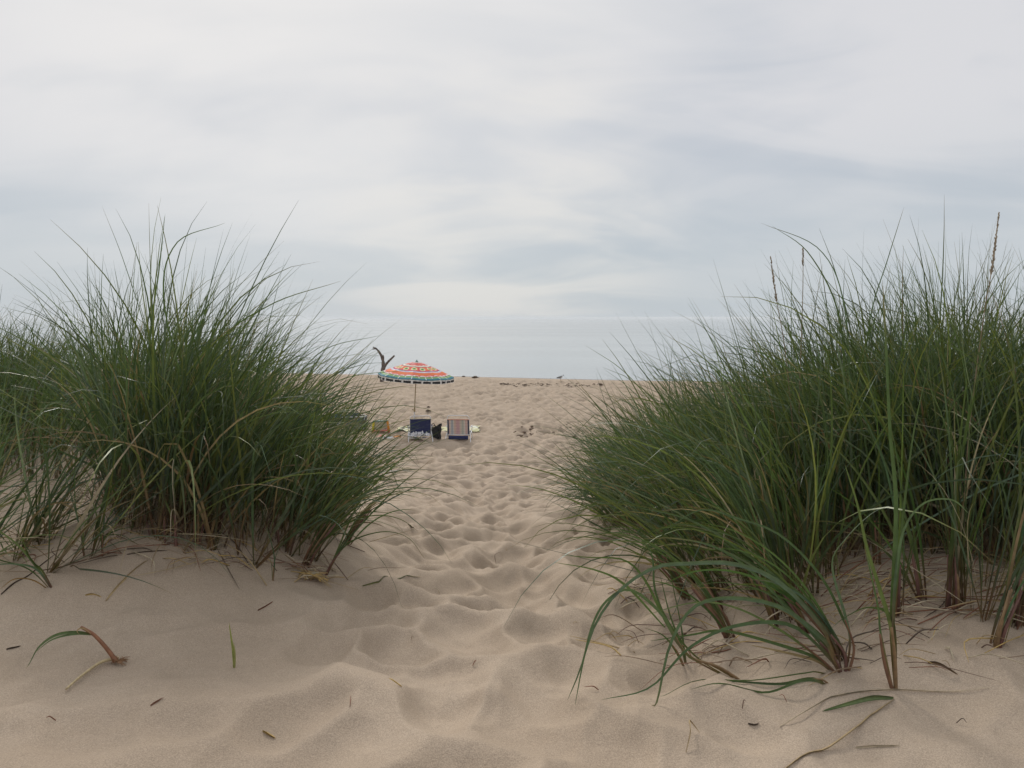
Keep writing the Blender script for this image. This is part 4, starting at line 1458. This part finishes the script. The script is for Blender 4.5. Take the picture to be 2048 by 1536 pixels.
shoot('cluster of three dark stems right of the folded leaf shoot', (394, 1090), [
    L((392, 1030), (400, 900), (418, 760), (450, 640), w=.012, d=.2), L((388, 1030), (390, 900), (380, 740), w=.012, d=.2), L((402, 1020), (430, 900), (470, 800), w=.012, d=.2), L((398, 1030), (440, 990), (520, 975), w=.009)],
    stem=[dict(p=[(389, 1060), (389, 1020)], r=.006), dict(p=[(397, 1055), (396, 1020)], r=.006), dict(p=[(405, 1058), (408, 1025)], r=.006)])
shoot('single purplish stem shoot at front centre of the left stand', (440, 1076), [
    L((438, 1010), (446, 880), (470, 730), (510, 610), w=.012, d=.2), L((440, 1000), (460, 900), (510, 780), (580, 700), w=.013, d=.2), L((436, 1010), (415, 900), (405, 780), w=.011, d=.2)], stem=[dict(p=[(439, 1040), (438, 1000)], r=.006)])
shoot('tiny lone sprout on bare sand below the left stand', (545, 1161), [
    L((549, 1120), (541, 1080), (528, 1040), w=.008), L((548, 1130), (556, 1100), (572, 1064), w=.008), L((543, 1130), (536, 1105), w=.006)], stem=[dict(p=[(547, 1135)], r=.004)])
shoot('outermost shoot of the left stand, leaning right over the path edge', (645, 1150), [
    L((680, 1100), (740, 1030), (800, 970), (862, 920), w=.011, d=.1), L((690, 1092), (760, 1064), (815, 1075), (850, 1118), w=.012), L((675, 1100), (715, 1010), (770, 930), (830, 890), w=.010, d=.2), L((672, 1110), (700, 1060), (730, 1000), w=.009)],
    stem=[dict(p=[(662, 1128), (680, 1105)], r=.0055)])
shoot('pale arched leaf hooking over to the right in the middle of the left stand', (472, 1088), [
    L((456, 980), (432, 870), (424, 822), (440, 808), (478, 826), (505, 880), (522, 914), w=.014, c=(.12, .155, .085), d=-.1)], stem=[dict(p=[(468, 1050)], r=.005)])
shoot('long lone blade arching far right from the left stand towards the driftwood', (560, 1100), [L((540, 960), (560, 820), (640, 705), (763, 670), w=.010, d=.3), L((545, 960), (580, 840), (680, 760), (812, 740), w=.010, d=.3)], stem=[dict(p=[(556, 1060)], r=.005)])
shoot('long blade curving right high above the left stand against the sky', (415, 1086), [L((400, 900), (430, 700), (540, 610), (682, 562), w=.012, d=.2), L((400, 900), (330, 620), (350, 490), (450, 446), w=.011, d=.2)], stem=[dict(p=[(412, 1040)], r=.005)])
shoot('tallest thin blade pair sticking straight up from the left stand', (330, 1085), [L((320, 900), (300, 700), (250, 530), (204, 412), w=.011, d=.2), L((325, 900), (300, 700), (318, 540), (330, 430), w=.012, d=.2)], stem=[dict(p=[(328, 1040)], r=.005)])
shoot('straight lone blade slanting up left from the right stand over the beach', (1480, 1160), [L((1440, 960), (1360, 820), (1290, 730), (1230, 622), w=.010, d=.3), L((1430, 980), (1330, 840), (1250, 745), (1170, 690), w=.009, d=.3)], stem=[dict(p=[(1470, 1110)], r=.004)])
shoot('long blades arching left above the right stand against the sky', (1700, 1110), [L((1700, 850), (1690, 620), (1640, 500), (1522, 446), w=.013, d=.2), L((1690, 850), (1680, 640), (1620, 510), (1545, 452), w=.012, d=.2), L((1720, 850), (1740, 640), (1775, 520), (1808, 414), w=.012, d=.2)], stem=[dict(p=[(1700, 1050)], r=.005)])


# ------------------------------------------------------------------ seed stalks
def seed_stalk(label, base_px, pix, head_from, seed, size=1.0):
    g = ground_at(*base_px)
    t = thing('seed_stalk', label, 'seed stalk', (g.x, g.y, g.z), 0, 'dry seed stalks of the beach grass')
    off = Vector(g)
    c = [p - off for p in catmull(path3(g, pix, g.y, .05), 60)]
    fine = .6
    MB().tube(c, [.0032 - .0022 * i / 60 for i in range(61)], 6, col=(.20, .15, .085)).build('stem', STRAW, t)
    rr = random.Random(seed); mb = MB()
    k0 = int(60 * head_from)
    for q in range(int(120 * size)):
        k = rr.uniform(k0, 59.5); i = int(k); p = c[i].lerp(c[min(i+1, 60)], k - i)
        ax = (c[min(i+1, 60)] - c[i]).normalized()
        az = rr.uniform(0, 6.283)
        o = ax.orthogonal().normalized(); b = ax.cross(o)
        d = (ax * rr.uniform(.6, 1.2) + (o * math.cos(az) + b * math.sin(az)) * rr.uniform(.10, .5)).normalized()
        l_ = fine * rr.uniform(.012, .034) * (1.1 - .6 * (k - k0) / (60 - k0))
        mb.tube([p, p + d * l_ * .5, p + d * l_], [.0012, .0026, .0005], 4, cap=False, col=rr.choice([(.30, .24, .17), (.24, .19, .13), (.34, .28, .20)]))
    mb.build('seed_head', STRAW, t)


seed_stalk('tallest feathery brown seed head rising above the right stand near the frame edge', (1925, 1150), [(1935, 900), (1965, 650), (1985, 530), (1998, 424)], .71, 1, 1.4)
seed_stalk('thin dark seed head at left part of the right stand against the sky', (1600, 1120), [(1598, 850), (1604, 640), (1606, 560), (1606, 496)], .86, 2, .5)
seed_stalk('yellowish closed seed spike leaning left at the upper left of the right stand', (1610, 1130), [(1590, 900), (1570, 700), (1553, 600), (1541, 512)], .74, 3, .9)


# ------------------------------------------------------------------ loose dry bits on the sand
def ground_bit(name, label, cat, pix, w, col, lift=.004, group=None, arch=0.0, tipc=None, straight=False):
    pts = [ground_at(*q) for q in pix]
    o0 = pts[0].copy()
    n = len(pts)
    P = []
    for i, p in enumerate(pts):
        P.append(p - o0 + Vector((0, 0, lift + arch * math.sin(math.pi * i / (n - 1)))))
    # follow the sand between the given points
    c = catmull(P, 18)
    for i, p in enumerate(c):
        gz = h1(p.x + o0.x, p.y + o0.y) - o0.z + lift
        p.z = max(p.z, gz)
    mb = MB()
    ribbon_path(mb, c, w, col, col, tipc or col, 22, rs.uniform(-.4, .4), .5, fold=.45)
    # a lower skin gives the bit its thickness
    m = len(mb.v)
    mb.v += [(v[0], v[1], v[2] - .0025) for v in mb.v]; mb.c += mb.c
    mb.f += [tuple(m + q for q in f[::-1]) for f in mb.f]
    o = mb.build(name, STRAW, None, True, o0)
    return tag(o, label, cat, group)


TAN, RUST, PALE, DARKB, YELL, OLIVE = (.36, .26, .13), (.20, .085, .045), (.46, .38, .26), (.075, .050, .032), (.44, .30, .10), (.16, .17, .06)
ground_bit('dry_stalk', 'tan dry stalk lying diagonally on the sand below the left stand', 'dry stalk', [(212, 1203), (240, 1170), (270, 1140), (297, 1120)], .013, TAN, tipc=PALE)
ground_bit('dry_stalk', 'short yellow dry scrap left of the diagonal tan stalk', 'dry stalk', [(170, 1192), (186, 1190), (203, 1195)], .010, YELL)
ground_bit('dry_stalk', 'thin dark straight stem lying level in front of the folded leaf shoot', 'dry stalk', [(254, 1110), (292, 1105), (335, 1102)], .007, DARKB)
ground_bit('twig', 'short rust brown twig alone on bare sand below the lone sprout', 'twig', [(516, 1222), (530, 1215), (546, 1204)], .012, RUST)
ground_bit('twig', 'small dark twig near the left frame edge left of the uprooted plant', 'twig', [(13, 1300), (28, 1297), (42, 1293)], .010, DARKB)
ground_bit('twig', 'thin brown twig on the sand between the uprooted plant and the photo bottom', 'twig', [(301, 1413), (315, 1404), (328, 1397)], .006, RUST)
ground_bit('dry_stalk', 'bent pale dry leaf under the three dark stems, hooked end', 'dry stalk', [(398, 1135), (410, 1128), (430, 1112), (446, 1085)], .008, PALE)
ground_bit('dry_stalk', 'long dark dry leaf slanting down right from the left stand onto bare sand', 'dry stalk', [(430, 1092), (446, 1120), (462, 1150), (479, 1180)], .007, (.17, .12, .08))
ground_bit('dry_stalk', 'olive and brown fallen blade pointing right at the left edge of the path', 'dry stalk', [(725, 1173), (760, 1164), (800, 1158), (842, 1154)], .010, OLIVE, tipc=TAN)
ground_bit('dry_stalk', 'long tan dry stalk running to the bottom edge at front right', 'dry stalk', [(1570, 1540), (1650, 1502), (1722, 1450), (1760, 1420), (1790, 1399)], .009, TAN)
ground_bit('grass_leaf', 'green cut leaf with folded point lying at the front right beside the long tan stalk', 'leaf', [(1788, 1398), (1745, 1406), (1700, 1417), (1645, 1424)], .017, (.12, .165, .055), tipc=(.10, .15, .05), arch=.015)
ground_bit('dry_stalk', 'very long thin pale stem curving level in front of the twin stemmed shoot', 'dry stalk', [(1560, 1455), (1640, 1408), (1700, 1388), (1790, 1381), (1900, 1385), (1980, 1376)], .006, PALE)
ground_bit('twig', 'dark brown curled scrap on the sand right of the twin stemmed shoot', 'twig', [(1855, 1326), (1872, 1338), (1890, 1346), (1916, 1351)], .012, (.14, .085, .04), arch=.02)
ground_bit('dry_stalk', 'tiny pale bent straw above the curled scrap at right', 'dry stalk', [(1890, 1298), (1899, 1308), (1908, 1324)], .010, PALE, arch=.015)
ground_bit('dry_stalk', 'short pale straw lying level near the bottom right corner', 'dry stalk', [(1712, 1497), (1758, 1495), (1800, 1493)], .008, PALE)
ground_bit('dry_stalk', 'tan straw with a hooked top between sprawling leaves and bottom edge', 'dry stalk', [(1372, 1506), (1381, 1482), (1379, 1461), (1400, 1468)], .006, TAN, arch=.03)
ground_bit('twig', 'dark short leaf scrap on sand below the sprawling tuft', 'twig', [(1496, 1449), (1508, 1452), (1519, 1448)], .008, DARKB)
ground_bit('dry_leaf', 'small yellow leaf flake near the bottom of the photo left of the path', 'leaf', [(525, 1464), (538, 1472), (551, 1478)], .013, YELL)
ground_bit('dry_stalk', 'dark bent stalk at the lower left edge under the low tuft', 'dry stalk', [(2, 1190), (25, 1170), (60, 1150), (112, 1108)], .008, DARKB)
ground_bit('dry_stalk', 'long brown stem lying between the low left tuft and the two thin shoots', 'dry stalk', [(85, 1142), (120, 1136), (160, 1124), (205, 1112), (250, 1100)], .006, (.16, .10, .06))
ground_bit('twig', 'curled thin brown tendril in the middle of the path', 'twig', [(992, 1128), (990, 1116), (1002, 1104)], .006, (.15, .10, .06), arch=.02)
ground_bit('twig', 'dark scrap of plant on the sand at the left edge of the path', 'twig', [(816, 1050), (822, 1054), (828, 1056)], .018, DARKB)
ground_bit('twig', 'thin standing hair like stem in the lower middle of the path', 'twig', [(700, 1415), (701, 1400), (700, 1392)], .004, RUST)

g5 = ground_at(468, 1336)
t5 = thing('lone_sprout', 'single yellow green blade standing upright alone on the bare sand', 'grass blade', g5)
m5 = MB()
ribbon_path(m5, [p - g5 for p in path3(g5 - Vector((0, 0, .03)), [(467, 1310), (463, 1280), (458, 1245)], g5.y, .02)], .011, (.34, .33, .12), (.30, .32, .09), (.26, .25, .08), 18, .2, .3)
m5.build('leaf', LEAF, t5)
m5 = MB()
ribbon_path(m5, [p - g5 for p in path3(g5 - Vector((0, 0, .03)), [(470, 1310), (467, 1284)], g5.y, .0)], .009, (.36, .33, .14), (.34, .34, .12), (.30, .28, .1), 10, .9, .2)
m5.build('sheath', LEAF, t5)


def uprooted():
    g = ground_at(232, 1330)
    t = thing('uprooted_shoot', 'uprooted grass shoot lying on the sand, green leaf arched left from a red brown stem', 'grass shoot', g)
    o = Vector(g)
    A = lambda pts, d: [p - o for p in path3(g + Vector((0, 0, .012)), pts, g.y, d)]
    MB().tube(catmull(A([(222, 1308), (205, 1287), (186, 1268), (162, 1254)], .02), 16), [.0085 - .0035*i/16 for i in range(17)], 8, col=(.22, .095, .045)).build('stem', STRAW, t)
    for pts, w in (([(186, 1268), (150, 1264), (110, 1271), (78, 1294), (60, 1325), (53, 1352)], .013), ([(188, 1270), (150, 1268), (105, 1279), (70, 1305)], .010)):
        mb = MB(); ribbon_path(mb, [p - o for p in path3(at(*pts[0], g.y + .02), pts[1:], g.y + .02, -.06)], w, (.16, .10, .04), (.10, .145, .055), (.20, .15, .06), 24, .3, .6, 0, .12)
        mb.build('leaf', LEAF, t)
    mb = MB(); ribbon_path(mb, [p - o for p in path3(at(182, 1267, g.y), [(165, 1256), (154, 1262), (160, 1270)], g.y, 0)], .007, TAN, TAN, TAN, 14)
    mb.build('dry_leaf', STRAW, t)
    c = [ground_at(*q) - o + Vector((0, 0, .014)) for q in [(238, 1324), (215, 1328), (195, 1336), (160, 1362), (133, 1386)]]
    MB().tube(catmull(c, 20), [.0065 - .003*i/20 for i in range(21)], 7, col=(.46, .36, .20)).build('dry_stalk', STRAW, t)
    rt = MB(); rr = random.Random(8)
    for k in range(26):
        a = rr.uniform(0, 6.28); l_ = rr.uniform(.012, .04)
        p0 = Vector((.01, 0, .014))
        rt.tube([p0, p0 + Vector((math.cos(a)*l_*.6, math.sin(a)*l_*.5, rr.uniform(-.004, .016))), p0 + Vector((math.cos(a)*l_ + .008, math.sin(a)*l_*.7, rr.uniform(-.012, .012)))], [.0022, .0016, .0008], 4, col=(.24, .13, .06))
    rt.build('roots', STRAW, t)


uprooted()


def straw_heap():
    rr = random.Random(31); mb = MB()
    g = ground_at(628, 1162); o = Vector(g)
    for k in range(34):
        px = rr.gauss(626, 19); py = rr.gauss(1160, 5)
        q = ground_at(px, py) - o + Vector((0, 0, .008 + rr.random()*.015)); a = rr.uniform(-.8, .8); l_ = rr.uniform(.03, .10)
        d = Vector((math.cos(a), math.sin(a), rr.uniform(-.1, .25))) * l_
        mb.tube(catmull([q - d*.5, q + Vector((0, rr.uniform(-.02, .02), .012)), q + d*.5], 8), [.003]*9, 5, col=rr.choice([YELL, TAN, (.40, .27, .12), PALE]))
    tag(mb.build('straw_heap', STRAW, None, True, o), 'small heap of yellow broken straw at the foot of the left stand by the path', 'straw')


straw_heap()


def litter():
    rng = np.random.default_rng(55); rr = random.Random(56)
    mb = MB()
    def put(px, py, l_, w, col, up=.0):
        g = ground_at(px, py); a = rr.uniform(-.9, .9) + (3.14 if rr.random() < .5 else 0)
        d = Vector((math.cos(a), math.sin(a) , 0)) * l_
        e = g + d; e.z = h1(e.x, e.y) + .004 + up; m_ = (g + e) / 2; m_.z = max(m_.z, h1(m_.x, m_.y)) + .006 + up * .4 + rr.random()*.008
        m_ += Vector((rr.uniform(-.2, .2), rr.uniform(-.2, .2), 0)) * l_
        mb.tube(catmull([g + Vector((0, 0, .003)), m_, e], 7), [w*.7, w, w, w, w*.9, w*.8, w*.6, w*.3], 4, col=col)
    cols = [TAN, RUST, PALE, DARKB, (.22, .15, .09), (.15, .09, .06), YELL]
    for k in range(150):                          # under and before the right stand
        put(rr.uniform(1200, 2040), rr.uniform(1150, 1340), rr.uniform(.04, .32), rr.uniform(.0012, .003), rr.choice(cols), rr.random() * .05)
    for k in range(85):
        put(rr.uniform(1560, 2040), rr.uniform(1100, 1250), rr.uniform(.15, .5), rr.uniform(.0014, .003), rr.choice(cols[:3]), rr.random() * .07)
    for k in range(75):                           # along the left stand
        px = rr.uniform(20, 740); put(px, np.interp(px, [0, 350, 640, 740], [1090, 1098, 1158, 1140]) + rr.gauss(0, 16), rr.uniform(.04, .3), rr.uniform(.0012, .003), rr.choice(cols), rr.random()*.04)
    for k in range(26):                           # specks over the open sand
        put(rr.uniform(0, 2040), rr.uniform(960, 1500), rr.uniform(.008, .05), rr.uniform(.0010, .0022), rr.choice(cols), rr.random() * .012)
    for k in range(22):
        px = rr.uniform(840, 1260); put(px, rr.uniform(775, 940), rr.uniform(.03, .08), rr.uniform(.003, .008), DARKB)
    tag(mb.build('plant_litter', STRAW), 'fine scattered bits of dry grass and stems on the sand', 'litter', kind='stuff')


litter()


# ------------------------------------------------------------------ air over the lake
def haze():
    hm = bpy.data.materials.new('haze'); hm.use_nodes = True
    t_ = hm.node_tree; t_.nodes.clear()
    pv = t_.nodes.new('ShaderNodeVolumePrincipled'); o_ = t_.nodes.new('ShaderNodeOutputMaterial')
    pv.inputs['Color'].default_value = c4(.90, .92, .93); pv.inputs['Density'].default_value = HAZE
    pv.inputs['Anisotropy'].default_value = 0.0
    t_.links.new(pv.outputs[0], o_.inputs['Volume'])
    o = MB().box((0, 0, -8.0), (26000, 26000, 26.0)).build('haze', hm, smooth=False)
    tag(o, 'thin pale haze over beach and lake', 'haze', kind='stuff')


HAZE = 0.0005
haze()
